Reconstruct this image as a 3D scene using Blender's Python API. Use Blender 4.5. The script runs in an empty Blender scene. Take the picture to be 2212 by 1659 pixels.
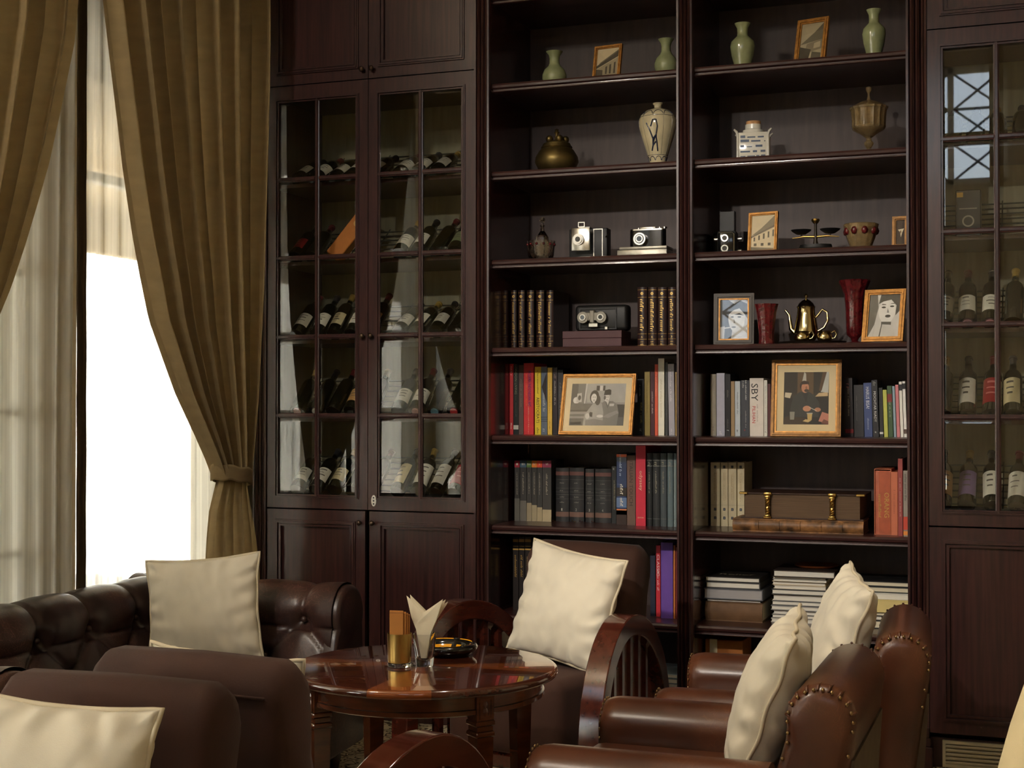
import bpy, bmesh, math, random
from math import sin, cos, pi, radians as R, sqrt, exp, atan2
from mathutils import Vector, Matrix, Euler, noise as mnoise
random.seed(11)
S = bpy.context.scene
COL = S.collection

# ------------------------------------------------------------------ camera
F, UC, VC = 3100.0, 1106.0, 829.5            # focal length and centre in photo pixels (2212 x 1659)
YAW, PITCH = R(20.25), R(0.88)
CAM = Vector((0.0, -6.08, 1.471))
cd = bpy.data.cameras.new('camera'); cam = bpy.data.objects.new('camera', cd); COL.objects.link(cam)
cam.location = CAM; cam.rotation_euler = (R(90) + PITCH, 0, YAW)
cd.sensor_width = 36; cd.lens = F / 2212 * 36; cd.clip_start = .05; cd.clip_end = 200
S.camera = cam
# ------------------------------------------------------------------ world, exposure
S.view_settings.view_transform = 'Standard'; S.view_settings.look = 'None'
S.view_settings.gamma = 1; S.view_settings.use_curve_mapping = False
S.view_settings.exposure = 0.72
W = bpy.data.worlds.new('world'); S.world = W; W.use_nodes = True
wn = W.node_tree; wn.nodes.clear()
sky = wn.nodes.new('ShaderNodeTexSky'); sky.sky_type = 'NISHITA'; sky.sun_disc = False
sky.sun_elevation = R(48); sky.sun_rotation = R(70); sky.air_density = 1.0; sky.dust_density = 3.5; sky.ozone_density = 1.0
bg = wn.nodes.new('ShaderNodeBackground'); bg.inputs[1].default_value = SKY = 0.9
wo = wn.nodes.new('ShaderNodeOutputWorld')
hs = wn.nodes.new('ShaderNodeHueSaturation'); hs.inputs['Saturation'].default_value = .5      # hazy, whitish sky
wn.links.new(sky.outputs[0], hs.inputs['Color']); wn.links.new(hs.outputs[0], bg.inputs[0]); wn.links.new(bg.outputs[0], wo.inputs[0])
sd = bpy.data.lights.new('sun_offscreen', 'SUN'); sd.energy = 27.0; sd.angle = R(2); sd.color = (1, .95, .88)
sun = bpy.data.objects.new('sun_offscreen', sd); COL.objects.link(sun); sun.rotation_euler = (R(-14), R(30), 0)   # high, from the bookcase side: falls on the terrace
# ------------------------------------------------------------------ pixel -> place
_rot = cam.rotation_euler.to_matrix()
def ray(u, v): return _rot @ Vector(((u - UC) / F, -(v - VC) / F, -1.0))
def at_Y(u, v, Y): d = ray(u, v); return CAM + d * ((Y - CAM.y) / d.y)
def at_X(u, v, X): d = ray(u, v); return CAM + d * ((X - CAM.x) / d.x)
def at_Z(u, v, Z): d = ray(u, v); return CAM + d * ((Z - CAM.z) / d.z)
def at_D(u, v, D): return CAM + ray(u, v) * D
def PX(u, Y): return at_Y(u, 877, Y).x
def PZ(u, v, Y): return at_Y(u, v, Y).z
# ------------------------------------------------------------------ colour, materials
def lin(c): c = c / 255.0; return c / 12.92 if c <= .04045 else ((c + .055) / 1.055) ** 2.4
def rgb(r, g, b): return (lin(r), lin(g), lin(b))
_mats = {}
def mat(name, col, rough=.5, metal=0., coat=0., var=.12, nsc=12., st=(1, 1, 1), bump=0., bsc=150., sheen=0., spec=.5, trans=0., ior=1.45, transl=0., col2=None, detail=3., emis=0.):
    if name in _mats: return _mats[name]
    m = bpy.data.materials.new(name); m.use_nodes = True; nt = m.node_tree; N = nt.nodes; L = nt.links
    p = N['Principled BSDF']
    tc = N.new('ShaderNodeTexCoord'); mp = N.new('ShaderNodeMapping'); mp.inputs['Scale'].default_value = st
    L.new(tc.outputs['Object'], mp.inputs[0])
    nz = N.new('ShaderNodeTexNoise'); nz.inputs['Scale'].default_value = nsc; nz.inputs['Detail'].default_value = detail
    L.new(mp.outputs[0], nz.inputs['Vector'])
    rp = N.new('ShaderNodeValToRGB'); rp.color_ramp.elements[0].position = .3; rp.color_ramp.elements[1].position = .7
    a = tuple(max(0, c * (1 - var)) for c in col); b = tuple(min(1, c * (1 + var)) for c in (col2 or col))
    rp.color_ramp.elements[0].color = (*a, 1); rp.color_ramp.elements[1].color = (*b, 1)
    L.new(nz.outputs['Fac'], rp.inputs[0]); L.new(rp.outputs[0], p.inputs['Base Color'])
    p.inputs['Roughness'].default_value = rough; p.inputs['Metallic'].default_value = metal
    p.inputs['Coat Weight'].default_value = coat; p.inputs['Coat Roughness'].default_value = .12
    p.inputs['Sheen Weight'].default_value = sheen; p.inputs['Specular IOR Level'].default_value = spec
    p.inputs['Transmission Weight'].default_value = trans; p.inputs['IOR'].default_value = ior
    if emis: L.new(rp.outputs[0], p.inputs['Emission Color']); p.inputs['Emission Strength'].default_value = emis
    if bump:
        n2 = N.new('ShaderNodeTexNoise'); n2.inputs['Scale'].default_value = bsc; n2.inputs['Detail'].default_value = 3
        L.new(mp.outputs[0], n2.inputs['Vector'])
        bp = N.new('ShaderNodeBump'); bp.inputs['Strength'].default_value = bump; bp.inputs['Distance'].default_value = .004
        L.new(n2.outputs['Fac'], bp.inputs['Height']); L.new(bp.outputs[0], p.inputs['Normal'])
    if transl:
        tr = N.new('ShaderNodeBsdfTranslucent'); L.new(rp.outputs[0], tr.inputs[0])
        mx = N.new('ShaderNodeMixShader'); mx.inputs[0].default_value = transl
        L.new(p.outputs[0], mx.inputs[1]); L.new(tr.outputs[0], mx.inputs[2]); L.new(mx.outputs[0], N['Material Output'].inputs[0])
    _mats[name] = m
    return m
def flat(col, rough=.55, coat=0.):            # printed / dyed colour, one material per colour
    k = 'dye_%02x%02x%02x_%d' % (*[int(c) for c in col], int(rough * 100))
    return mat(k, rgb(*col), rough=rough, coat=coat, var=.06, nsc=30)

M = {}
M['wood'] = mat('mahogany', rgb(56, 29, 27), rough=.36, coat=.35, var=.35, nsc=5, st=(14, 14, 1.2), bump=.03, bsc=40)
M['shelfwood'] = mat('mahogany_shelf', rgb(56, 29, 27), rough=.38, coat=.35, var=.3, nsc=5, st=(1.2, 14, 14))
M['panelwood'] = mat('mahogany_panel', rgb(56, 29, 27), rough=.34, coat=.4, var=.4, nsc=4, st=(18, 18, .8))
M['backwood'] = mat('dark_back_panel', rgb(66, 50, 47), rough=.5, var=.2, nsc=4, st=(8, 8, 1))
M['sidewood'] = mat('lacquered_side', rgb(56, 29, 27), rough=.17, coat=.3, var=.3, nsc=5, st=(10, 10, 1))
M['inner'] = mat('cabinet_lining', rgb(160, 154, 130), rough=.6, var=.15, nsc=3, st=(10, 10, 1))
M['chairwood'] = mat('chair_mahogany', rgb(74, 32, 22), rough=.16, coat=.8, var=.3, nsc=6, st=(6, 1.5, 6))
M['rack'] = mat('metal_rack', rgb(120, 120, 112), rough=.35, metal=.8, var=.1)
M['knob'] = mat('bronze_knob', rgb(92, 74, 62), rough=.3, metal=.9)
M['velvet'] = mat('brown_velvet', rgb(62, 36, 26), rough=.85, sheen=.04, var=.22, nsc=4, bump=.12, bsc=220)
M['linen'] = mat('cream_cotton', rgb(228, 220, 200), rough=.85, var=.05, nsc=8, bump=.1, bsc=420, sheen=.2, transl=.06)
M['piping'] = mat('cream_piping', rgb(208, 196, 170), rough=.8, var=.05, bump=.1, bsc=300)
M['canvas'] = mat('taupe_canvas', rgb(96, 82, 66), rough=.9, var=.1, bump=.1, bsc=300)
M['curtain'] = mat('ochre_curtain', rgb(166, 145, 106), rough=.85, var=.08, nsc=9, st=(1, 1, 3), bump=.1, bsc=200, sheen=.1, transl=.42)
M['band'] = mat('brown_ribbon', rgb(82, 68, 52), rough=.8, var=.1, bump=.1, transl=.12)
M['whitepaint'] = mat('white_paint', rgb(226, 224, 214), rough=.5, var=.03)
M['plaster'] = mat('cream_plaster', rgb(196, 180, 150), rough=.8, var=.04, nsc=3, bump=.05, bsc=60)
M['ceilpaint'] = mat('ceiling_paint', rgb(222, 212, 190), rough=.85, var=.03, nsc=3)
M['stone'] = mat('pale_terrace_stone', rgb(214, 208, 196), rough=.8, var=.08, nsc=4)
M['soffit'] = mat('beige_soffit', rgb(140, 122, 88), rough=.8, var=.06)
M['greyplaster'] = mat('grey_plaster', rgb(150, 150, 140), rough=.8, var=.06)
M['grille'] = mat('beige_enamel', rgb(168, 156, 128), rough=.5, var=.08)
M['black'] = mat('black_matte', rgb(14, 14, 15), rough=.5, var=.1)
M['blackgloss'] = mat('black_gloss', rgb(12, 12, 13), rough=.12, coat=.6, var=.1)
M['chrome'] = mat('satin_chrome', rgb(205, 203, 196), rough=.22, metal=1, var=.06)
M['brass'] = mat('old_brass', rgb(190, 158, 92), rough=.3, metal=1, var=.15)
M['bronze'] = mat('dark_bronze', rgb(112, 96, 58), rough=.42, metal=.9, var=.3, nsc=18)
M['silverplate'] = mat('tarnished_silver', rgb(205, 188, 142), rough=.16, metal=1, var=.12, nsc=10)
M['gold'] = mat('gilt_frame', rgb(166, 116, 54), rough=.42, metal=.5, var=.3, nsc=60, bump=.25, bsc=120)
M['golddark'] = mat('gilt_dark', rgb(120, 84, 40), rough=.45, metal=.5, var=.3, nsc=60)
M['darkframe'] = mat('dark_frame', rgb(44, 36, 26), rough=.4, metal=.3, var=.2)
M['celadon'] = mat('celadon_glaze', rgb(150, 158, 118), rough=.15, coat=.7, var=.14, nsc=18, bump=.08, bsc=60)
M['stoneware'] = mat('cream_glaze', rgb(196, 184, 150), rough=.16, coat=.7, var=.14, nsc=14)
M['blueink'] = mat('blue_underglaze', rgb(34, 42, 66), rough=.2, coat=.6, var=.2)
M['cork'] = mat('cork', rgb(186, 142, 98), rough=.9, var=.2, nsc=60, bump=.2)
M['paper'] = mat('book_pages', rgb(226, 216, 190), rough=.9, var=.09, nsc=8, st=(1, 1, 90))
M['paperwhite'] = mat('white_pages', rgb(232, 228, 216), rough=.9, var=.07, nsc=8, st=(1, 1, 90))
M['oldpaper'] = mat('old_pages', rgb(96, 76, 58), rough=.9, var=.25, nsc=10, st=(1, 1, 60), bump=.1)
M['napkin'] = mat('white_napkin', rgb(244, 234, 208), rough=.9, var=.03, bump=.05, transl=.2)
M['kraft'] = mat('kraft_sachet', rgb(196, 132, 66), rough=.8, var=.08, transl=.15)
M['mount'] = mat('cream_mount', rgb(232, 214, 176), rough=.85, var=.03)
M['worn'] = mat('worn_dark_leather', rgb(36, 26, 20), rough=.5, var=.2, nsc=22, col2=rgb(150, 104, 60), bump=.2, bsc=90, detail=6)
M['oldleather'] = mat('antique_brown_leather', rgb(58, 36, 26), rough=.5, var=.3, nsc=14, bump=.15, bsc=90)
M['sat'] = mat('salmon_case', rgb(176, 98, 66), rough=.55, var=.12, nsc=30, bump=.06)
M['bottleglass'] = mat('dark_bottle_glass', rgb(12, 16, 12), rough=.06, coat=.8, var=.2)
M['nail'] = mat('antique_nailhead', rgb(150, 124, 88), rough=.28, metal=1, var=.2)
M['opal'] = mat('opal_glass', rgb(255, 226, 180), rough=.5, emis=6., var=.02)

def leather(name, col, worn, amount, rough):
    m = bpy.data.materials.new(name); m.use_nodes = True; nt = m.node_tree; N = nt.nodes; L = nt.links; p = N['Principled BSDF']
    tc = N.new('ShaderNodeTexCoord')
    n1 = N.new('ShaderNodeTexNoise'); n1.inputs['Scale'].default_value = 5; n1.inputs['Detail'].default_value = 4; L.new(tc.outputs['Object'], n1.inputs['Vector'])
    r1 = N.new('ShaderNodeValToRGB'); r1.color_ramp.elements[0].position = .35; r1.color_ramp.elements[1].position = .7
    r1.color_ramp.elements[0].color = (*[c * .75 for c in col], 1); r1.color_ramp.elements[1].color = (*[c * 1.25 for c in col], 1)
    L.new(n1.outputs['Fac'], r1.inputs[0])
    dn = N.new('ShaderNodeTexNoise'); dn.inputs['Scale'].default_value = 9; L.new(tc.outputs['Object'], dn.inputs['Vector'])
    mxv = N.new('ShaderNodeMix'); mxv.data_type = 'VECTOR'; mxv.inputs[0].default_value = .22
    L.new(tc.outputs['Object'], mxv.inputs[4]); L.new(dn.outputs['Color'], mxv.inputs[5])
    vo = N.new('ShaderNodeTexVoronoi'); vo.feature = 'DISTANCE_TO_EDGE'; vo.inputs['Scale'].default_value = 48; L.new(mxv.outputs[1], vo.inputs['Vector'])
    cr = N.new('ShaderNodeValToRGB'); cr.color_ramp.elements[0].position = 0; cr.color_ramp.elements[1].position = .05
    cr.color_ramp.elements[0].color = (1, 1, 1, 1); cr.color_ramp.elements[1].color = (0, 0, 0, 1); L.new(vo.outputs['Distance'], cr.inputs[0])
    # patches that have been rubbed, with a ragged outline of their own
    n3 = N.new('ShaderNodeTexNoise'); n3.inputs['Scale'].default_value = 2.3; n3.inputs['Detail'].default_value = 5; L.new(tc.outputs['Object'], n3.inputs['Vector'])
    r3 = N.new('ShaderNodeValToRGB'); r3.color_ramp.elements[0].position = .48; r3.color_ramp.elements[1].position = .66; L.new(n3.outputs['Fac'], r3.inputs[0])
    mu = N.new('ShaderNodeMath'); mu.operation = 'MULTIPLY'; L.new(cr.outputs[0], mu.inputs[0]); L.new(r3.outputs[0], mu.inputs[1])
    ad = N.new('ShaderNodeMath'); ad.operation = 'MULTIPLY_ADD'; L.new(r3.outputs[0], ad.inputs[0]); ad.inputs[1].default_value = .35; L.new(mu.outputs[0], ad.inputs[2])
    sc = N.new('ShaderNodeMath'); sc.operation = 'MULTIPLY'; sc.inputs[1].default_value = amount; L.new(ad.outputs[0], sc.inputs[0])
    mc = N.new('ShaderNodeMix'); mc.data_type = 'RGBA'; L.new(sc.outputs[0], mc.inputs[0]); L.new(r1.outputs[0], mc.inputs[6]); mc.inputs[7].default_value = (*worn, 1)
    L.new(mc.outputs[2], p.inputs['Base Color'])
    p.inputs['Roughness'].default_value = rough; p.inputs['Coat Weight'].default_value = .25; p.inputs['Coat Roughness'].default_value = .25
    b1 = N.new('ShaderNodeTexNoise'); b1.inputs['Scale'].default_value = 120; b1.inputs['Detail'].default_value = 3; L.new(tc.outputs['Object'], b1.inputs['Vector'])
    bp = N.new('ShaderNodeBump'); bp.inputs['Strength'].default_value = .12; bp.inputs['Distance'].default_value = .003; L.new(b1.outputs['Fac'], bp.inputs['Height'])
    L.new(bp.outputs[0], p.inputs['Normal'])
    return m
M['sofaleather'] = leather('oxblood_sofa_leather', rgb(48, 31, 29), rgb(150, 104, 90), .5, .36)
M['clubleather'] = leather('brown_club_leather', rgb(80, 44, 28), rgb(150, 98, 64), .35, .30)

def glass_thin(name, tint, refl=.05):
    m = bpy.data.materials.new(name); m.use_nodes = True; nt = m.node_tree; N = nt.nodes; L = nt.links; N.remove(N['Principled BSDF'])
    t = N.new('ShaderNodeBsdfTransparent'); g = N.new('ShaderNodeBsdfGlossy'); g.inputs['Roughness'].default_value = .015
    nz = N.new('ShaderNodeTexNoise'); nz.inputs['Scale'].default_value = 4
    mxc = N.new('ShaderNodeMix'); mxc.data_type = 'RGBA'; mxc.inputs[6].default_value = (*[c * .97 for c in tint], 1); mxc.inputs[7].default_value = (*tint, 1)
    L.new(nz.outputs['Fac'], mxc.inputs[0]); L.new(mxc.outputs[2], t.inputs[0])
    lw = N.new('ShaderNodeLayerWeight'); lw.inputs[0].default_value = .5
    fr = N.new('ShaderNodeMath'); fr.operation = 'POWER'; fr.inputs[1].default_value = 5; L.new(lw.outputs['Facing'], fr.inputs[0])
    ad = N.new('ShaderNodeMath'); ad.operation = 'ADD'; ad.use_clamp = True; ad.inputs[1].default_value = refl; L.new(fr.outputs[0], ad.inputs[0])
    mx = N.new('ShaderNodeMixShader'); L.new(ad.outputs[0], mx.inputs[0]); L.new(t.outputs[0], mx.inputs[1]); L.new(g.outputs[0], mx.inputs[2])
    L.new(mx.outputs[0], N['Material Output'].inputs[0])
    return m
M['pane'] = glass_thin('cabinet_glass', (.93, .95, .92), .11)
M['winpane'] = glass_thin('window_glass', (.97, .98, .97), .05)
M['frameglass'] = glass_thin('picture_glass', (.98, .98, .97), .04)
M['glass'] = mat('clear_glass', (.96, .97, .96), rough=.02, trans=1., ior=1.46, var=.01)
M['cutglass'] = mat('cut_glass', rgb(246, 240, 228), rough=.02, trans=1., ior=1.5, var=.05, bump=.7, bsc=45)
M['redglass'] = mat('ruby_cut_glass', rgb(98, 26, 30), rough=.12, coat=.5, trans=.25, var=.35, nsc=45, bump=.7, bsc=55)
M['ambglass'] = mat('smoky_cut_glass', rgb(196, 170, 124), rough=.06, trans=.72, ior=1.5, var=.2, nsc=40, bump=.9, bsc=60, coat=.5)

def sheer_mat():
    m = bpy.data.materials.new('sheer_voile'); m.use_nodes = True; nt = m.node_tree; N = nt.nodes; L = nt.links; N.remove(N['Principled BSDF'])
    tc = N.new('ShaderNodeTexCoord'); mp = N.new('ShaderNodeMapping'); mp.inputs['Scale'].default_value = (1, 90, .35); L.new(tc.outputs['Object'], mp.inputs[0])
    nz = N.new('ShaderNodeTexNoise'); nz.inputs['Scale'].default_value = 1.; nz.inputs['Detail'].default_value = 4; L.new(mp.outputs[0], nz.inputs['Vector'])
    mr = N.new('ShaderNodeMapRange'); mr.inputs[1].default_value = .3; mr.inputs[2].default_value = .7; mr.inputs[3].default_value = .10; mr.inputs[4].default_value = .36; L.new(nz.outputs['Fac'], mr.inputs[0])
    d = N.new('ShaderNodeBsdfDiffuse'); d.inputs[0].default_value = (.80, .78, .70, 1)
    t = N.new('ShaderNodeBsdfTranslucent'); t.inputs[0].default_value = (.86, .84, .76, 1)
    a = N.new('ShaderNodeMixShader'); a.inputs[0].default_value = .62; L.new(d.outputs[0], a.inputs[1]); L.new(t.outputs[0], a.inputs[2])
    x = N.new('ShaderNodeBsdfTransparent')
    b = N.new('ShaderNodeMixShader'); L.new(mr.outputs[0], b.inputs[0]); L.new(a.outputs[0], b.inputs[1]); L.new(x.outputs[0], b.inputs[2])
    L.new(b.outputs[0], N['Material Output'].inputs[0]); return m
M['sheer'] = sheer_mat()

def carpet_mat():
    m = bpy.data.materials.new('patterned_carpet'); m.use_nodes = True; nt = m.node_tree; N = nt.nodes; L = nt.links; p = N['Principled BSDF']
    tc = N.new('ShaderNodeTexCoord')
    dn = N.new('ShaderNodeTexNoise'); dn.inputs['Scale'].default_value = 7; dn.inputs['Detail'].default_value = 2; L.new(tc.outputs['Object'], dn.inputs['Vector'])
    mxv = N.new('ShaderNodeMix'); mxv.data_type = 'VECTOR'; mxv.inputs[0].default_value = .35; L.new(tc.outputs['Object'], mxv.inputs[4]); L.new(dn.outputs['Color'], mxv.inputs[5])
    wv = N.new('ShaderNodeTexVoronoi'); wv.feature = 'SMOOTH_F1'; wv.inputs['Scale'].default_value = 16; L.new(mxv.outputs[1], wv.inputs['Vector'])
    ml = N.new('ShaderNodeMath'); ml.operation = 'MULTIPLY'; ml.inputs[1].default_value = 26; L.new(wv.outputs['Distance'], ml.inputs[0])
    sn = N.new('ShaderNodeMath'); sn.operation = 'SINE'; L.new(ml.outputs[0], sn.inputs[0])
    rp = N.new('ShaderNodeValToRGB'); e = rp.color_ramp.elements
    e[0].position = 0; e[0].color = (*rgb(62, 54, 46), 1); e[1].position = .34; e[1].color = (*rgb(206, 194, 166), 1)
    k = e.new(.22); k.color = (*rgb(120, 100, 80), 1)
    mr = N.new('ShaderNodeMapRange'); mr.inputs[1].default_value = -1; mr.inputs[2].default_value = 1; L.new(sn.outputs[0], mr.inputs[0])
    L.new(mr.outputs[0], rp.inputs[0]); L.new(rp.outputs[0], p.inputs['Base Color']); p.inputs['Roughness'].default_value = .95
    return m
M['carpet'] = carpet_mat()

def table_mat():
    m = bpy.data.materials.new('radial_veneer'); m.use_nodes = True; nt = m.node_tree; N = nt.nodes; L = nt.links; p = N['Principled BSDF']
    tc = N.new('ShaderNodeTexCoord'); sx = N.new('ShaderNodeSeparateXYZ'); L.new(tc.outputs['Object'], sx.inputs[0])
    at = N.new('ShaderNodeMath'); at.operation = 'ARCTAN2'; L.new(sx.outputs[1], at.inputs[0]); L.new(sx.outputs[0], at.inputs[1])
    ml = N.new('ShaderNodeMath'); ml.operation = 'MULTIPLY_ADD'; ml.inputs[1].default_value = 4.; ml.inputs[2].default_value = .6; L.new(at.outputs[0], ml.inputs[0])
    sn = N.new('ShaderNodeMath'); sn.operation = 'SINE'; L.new(ml.outputs[0], sn.inputs[0])
    rp = N.new('ShaderNodeValToRGB'); rp.color_ramp.interpolation = 'CONSTANT'; e = rp.color_ramp.elements
    e[0].position = 0; e[0].color = (0, 0, 0, 1); e[1].position = .62; e[1].color = (1, 1, 1, 1); L.new(sn.outputs[0], rp.inputs[0])
    nz = N.new('ShaderNodeTexNoise'); nz.inputs['Scale'].default_value = 6; mp = N.new('ShaderNodeMapping'); mp.inputs['Scale'].default_value = (1.5, 12, 12); L.new(tc.outputs['Object'], mp.inputs[0]); L.new(mp.outputs[0], nz.inputs['Vector'])
    a = N.new('ShaderNodeMix'); a.data_type = 'RGBA'; a.inputs[6].default_value = (*rgb(58, 26, 19), 1); a.inputs[7].default_value = (*rgb(84, 40, 25), 1); L.new(nz.outputs['Fac'], a.inputs[0])
    b = N.new('ShaderNodeMix'); b.data_type = 'RGBA'; b.inputs[6].default_value = (*rgb(112, 56, 26), 1); b.inputs[7].default_value = (*rgb(146, 78, 36), 1); L.new(nz.outputs['Fac'], b.inputs[0])
    c = N.new('ShaderNodeMix'); c.data_type = 'RGBA'; L.new(rp.outputs[0], c.inputs[0]); L.new(a.outputs[2], c.inputs[6]); L.new(b.outputs[2], c.inputs[7])
    L.new(c.outputs[2], p.inputs['Base Color']); p.inputs['Roughness'].default_value = .12; p.inputs['Coat Weight'].default_value = 1; p.inputs['Coat Roughness'].default_value = .02
    return m
M['veneer'] = table_mat()

# ------------------------------------------------------------------ mesh helpers
class MB:
    def __init__(s): s.v = []; s.f = []; s.m = []
    def add(s, vs, fs, mi=0):
        o = len(s.v); s.v += [tuple(p) for p in vs]; s.f += [tuple(i + o for i in f) for f in fs]; s.m += [mi] * len(fs); return s
    def box(s, x0, x1, y0, y1, z0, z1, mi=0):
        return s.add([(x0, y0, z0), (x1, y0, z0), (x1, y1, z0), (x0, y1, z0), (x0, y0, z1), (x1, y0, z1), (x1, y1, z1), (x0, y1, z1)],
                     [(0, 3, 2, 1), (4, 5, 6, 7), (0, 1, 5, 4), (1, 2, 6, 5), (2, 3, 7, 6), (3, 0, 4, 7)], mi)
    def rbox(s, x0, x1, y0, y1, z0, z1, r=.01, seg=2, mi=0):
        bm = bmesh.new(); bmesh.ops.create_cube(bm, size=1)
        for v in bm.verts: v.co = Vector((x0 + (v.co.x + .5) * (x1 - x0), y0 + (v.co.y + .5) * (y1 - y0), z0 + (v.co.z + .5) * (z1 - z0)))
        bmesh.ops.bevel(bm, geom=bm.edges[:], offset=r, segments=seg, profile=.5, affect='EDGES', clamp_overlap=True)
        bm.verts.index_update(); s.add([v.co[:] for v in bm.verts], [[v.index for v in f.verts] for f in bm.faces], mi); bm.free(); return s
    def lathe(s, prof, n=24, c=(0, 0, 0), mi=0, mod=None, arc=None):
        rings = []
        for (r, z) in prof:
            if r < 1e-6: s.v.append((c[0], c[1], c[2] + z)); rings.append([len(s.v) - 1])
            else:
                o = len(s.v)
                for i in range(n):
                    a = 2 * pi * i / n; q = r * (mod(a, z) if mod else 1)
                    s.v.append((c[0] + q * cos(a), c[1] + q * sin(a), c[2] + z))
                rings.append(list(range(o, o + n)))
        for A, B in zip(rings, rings[1:]):
            for i in range(n):
                j = (i + 1) % n
                if len(A) == 1 and len(B) == 1: continue
                if len(A) == 1: f = (A[0], B[j], B[i])
                elif len(B) == 1: f = (A[i], A[j], B[0])
                else: f = (A[i], A[j], B[j], B[i])
                s.f.append(f); s.m.append(mi)
        return s
    def tube(s, pts, r, n=8, closed=False, mi=0):
        P = [Vector(p) for p in pts]; m = len(P); o = len(s.v); up = None
        for i, p in enumerate(P):
            a = P[(i - 1) % m] if closed or i else P[i]; b = P[(i + 1) % m] if closed or i < m - 1 else P[i]
            t = (b - a).normalized() if (b - a).length > 1e-9 else Vector((0, 0, 1))
            if up is None: up = t.orthogonal().normalized()
            up = (up - t * up.dot(t)); up = up.normalized() if up.length > 1e-6 else t.orthogonal().normalized()
            w = t.cross(up); rr = r[i] if isinstance(r, (list, tuple)) else r
            for k in range(n): a_ = 2 * pi * k / n; s.v.append(tuple(p + (up * cos(a_) + w * sin(a_)) * rr))
        for i in range(m if closed else m - 1):
            A = o + i * n; B = o + ((i + 1) % m) * n
            for k in range(n): s.f.append((A + k, A + (k + 1) % n, B + (k + 1) % n, B + k)); s.m.append(mi)
        if not closed:
            s.f.append(tuple(reversed(range(o, o + n)))); s.m.append(mi); s.f.append(tuple(range(o + (m - 1) * n, o + m * n))); s.m.append(mi)
        return s
    def prism(s, poly, axis, a0, a1, mi=0):
        def P(p, a): return (a, p[0], p[1]) if axis == 'x' else (p[0], a, p[1]) if axis == 'y' else (p[0], p[1], a)
        n = len(poly); o = len(s.v); s.v += [P(p, a0) for p in poly] + [P(p, a1) for p in poly]
        s.f += [tuple(range(o + n - 1, o - 1, -1)), tuple(range(o + n, o + 2 * n))] + [(o + i, o + (i + 1) % n, o + n + (i + 1) % n, o + n + i) for i in range(n)]
        s.m += [mi] * (n + 2); return s
    def grid(s, nu, nv, fn, mi=0, wrap=False):
        o = len(s.v)
        for j in range(nv + 1):
            for i in range(nu + (0 if wrap else 1)): s.v.append(tuple(fn(i / nu, j / nv)))
        w = nu if wrap else nu + 1
        for j in range(nv):
            for i in range(nu):
                a = o + j * w + i; b = o + j * w + (i + 1) % w; s.f.append((a, b, b + w, a + w)); s.m.append(mi)
        return s
    def loft(s, prof, stations, axis, mi=0):           # closed profile, stations (position, inset, shift2d)
        n = len(prof); cx = sum(p[0] for p in prof) / n; cy = sum(p[1] for p in prof) / n; o = len(s.v)
        for st in stations:
            a, ins = st[0], st[1]; sh = st[2] if len(st) > 2 else (0, 0)
            for p in prof:
                d = Vector((p[0] - cx, p[1] - cy)); l = d.length; k = max(.02, (l - ins) / l) if l else 1
                q = (cx + d.x * k + sh[0], cy + d.y * k + sh[1])
                s.v.append((a, q[0], q[1]) if axis == 'x' else (q[0], a, q[1]) if axis == 'y' else (q[0], q[1], a))
        for i in range(len(stations) - 1):
            for k in range(n): s.f.append((o + i * n + k, o + i * n + (k + 1) % n, o + (i + 1) * n + (k + 1) % n, o + (i + 1) * n + k)); s.m.append(mi)
        s.f.append(tuple(reversed(range(o, o + n)))); s.m.append(mi); e = o + (len(stations) - 1) * n; s.f.append(tuple(range(e, e + n))); s.m.append(mi); return s
    def sphere(s, c, r, n=10, sq=(1, 1, 1), mi=0):
        k = max(4, n // 2); o = len(s.v)
        s.lathe([(r * sin(pi * i / k) if 0 < i < k else 0, -r * cos(pi * i / k)) for i in range(k + 1)], n, (0, 0, 0), mi)
        for i in range(o, len(s.v)): v = s.v[i]; s.v[i] = (c[0] + v[0] * sq[0], c[1] + v[1] * sq[1], c[2] + v[2] * sq[2])
        return s
    def xf(s, mtx, start=0):
        for i in range(start, len(s.v)): s.v[i] = tuple(mtx @ Vector(s.v[i]))
        return s
    def mesh(s, name, mats, off=(0, 0, 0), smooth=None):
        me = bpy.data.meshes.new(name); o = Vector(off)
        me.from_pydata([tuple(Vector(v) - o) for v in s.v], [], s.f)
        if not isinstance(mats, (list, tuple)): mats = [mats]
        for m in mats: me.materials.append(m)
        if len(mats) > 1: me.polygons.foreach_set('material_index', s.m)
        bm = bmesh.new(); bm.from_mesh(me); bmesh.ops.recalc_face_normals(bm, faces=bm.faces[:]); bm.to_mesh(me); bm.free()
        if smooth is not None:
            me.polygons.foreach_set('use_smooth', [True] * len(me.polygons))
            if smooth < 180: me.set_sharp_from_angle(angle=R(smooth))
        me.update(); return me
    def build(s, name, mats, parent=None, smooth=None, off=None, label=None):
        if off is None: off = (0, 0, 0)
        o = bpy.data.objects.new(name, s.mesh(name, mats, off, smooth)); COL.objects.link(o)
        if parent is not None: o.parent = parent
        if label: o['label'] = label
        return o
def thing(name, label, cat, loc=(0, 0, 0), rz=0., group=None, rot=None):
    o = bpy.data.objects.new(name, None); o.empty_display_size = .05; COL.objects.link(o)
    o.location = loc; o.rotation_euler = rot if rot else (0, 0, rz); o['label'] = label; o['category'] = cat
    if group: o['group'] = group
    return o
def tag(o, label, cat, group=None):
    o['label'] = label; o['category'] = cat
    if group: o['group'] = group
    return o
def struct(o): o['kind'] = 'structure'; return o
def link_copy(o, parent):
    c = o.copy(); COL.objects.link(c); c.parent = parent; return c
def copy_tree(o, parent=None):
    c = o.copy(); COL.objects.link(c); c.parent = parent
    for ch in list(o.children): copy_tree(ch, c)
    return c
_txt = {}
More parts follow.
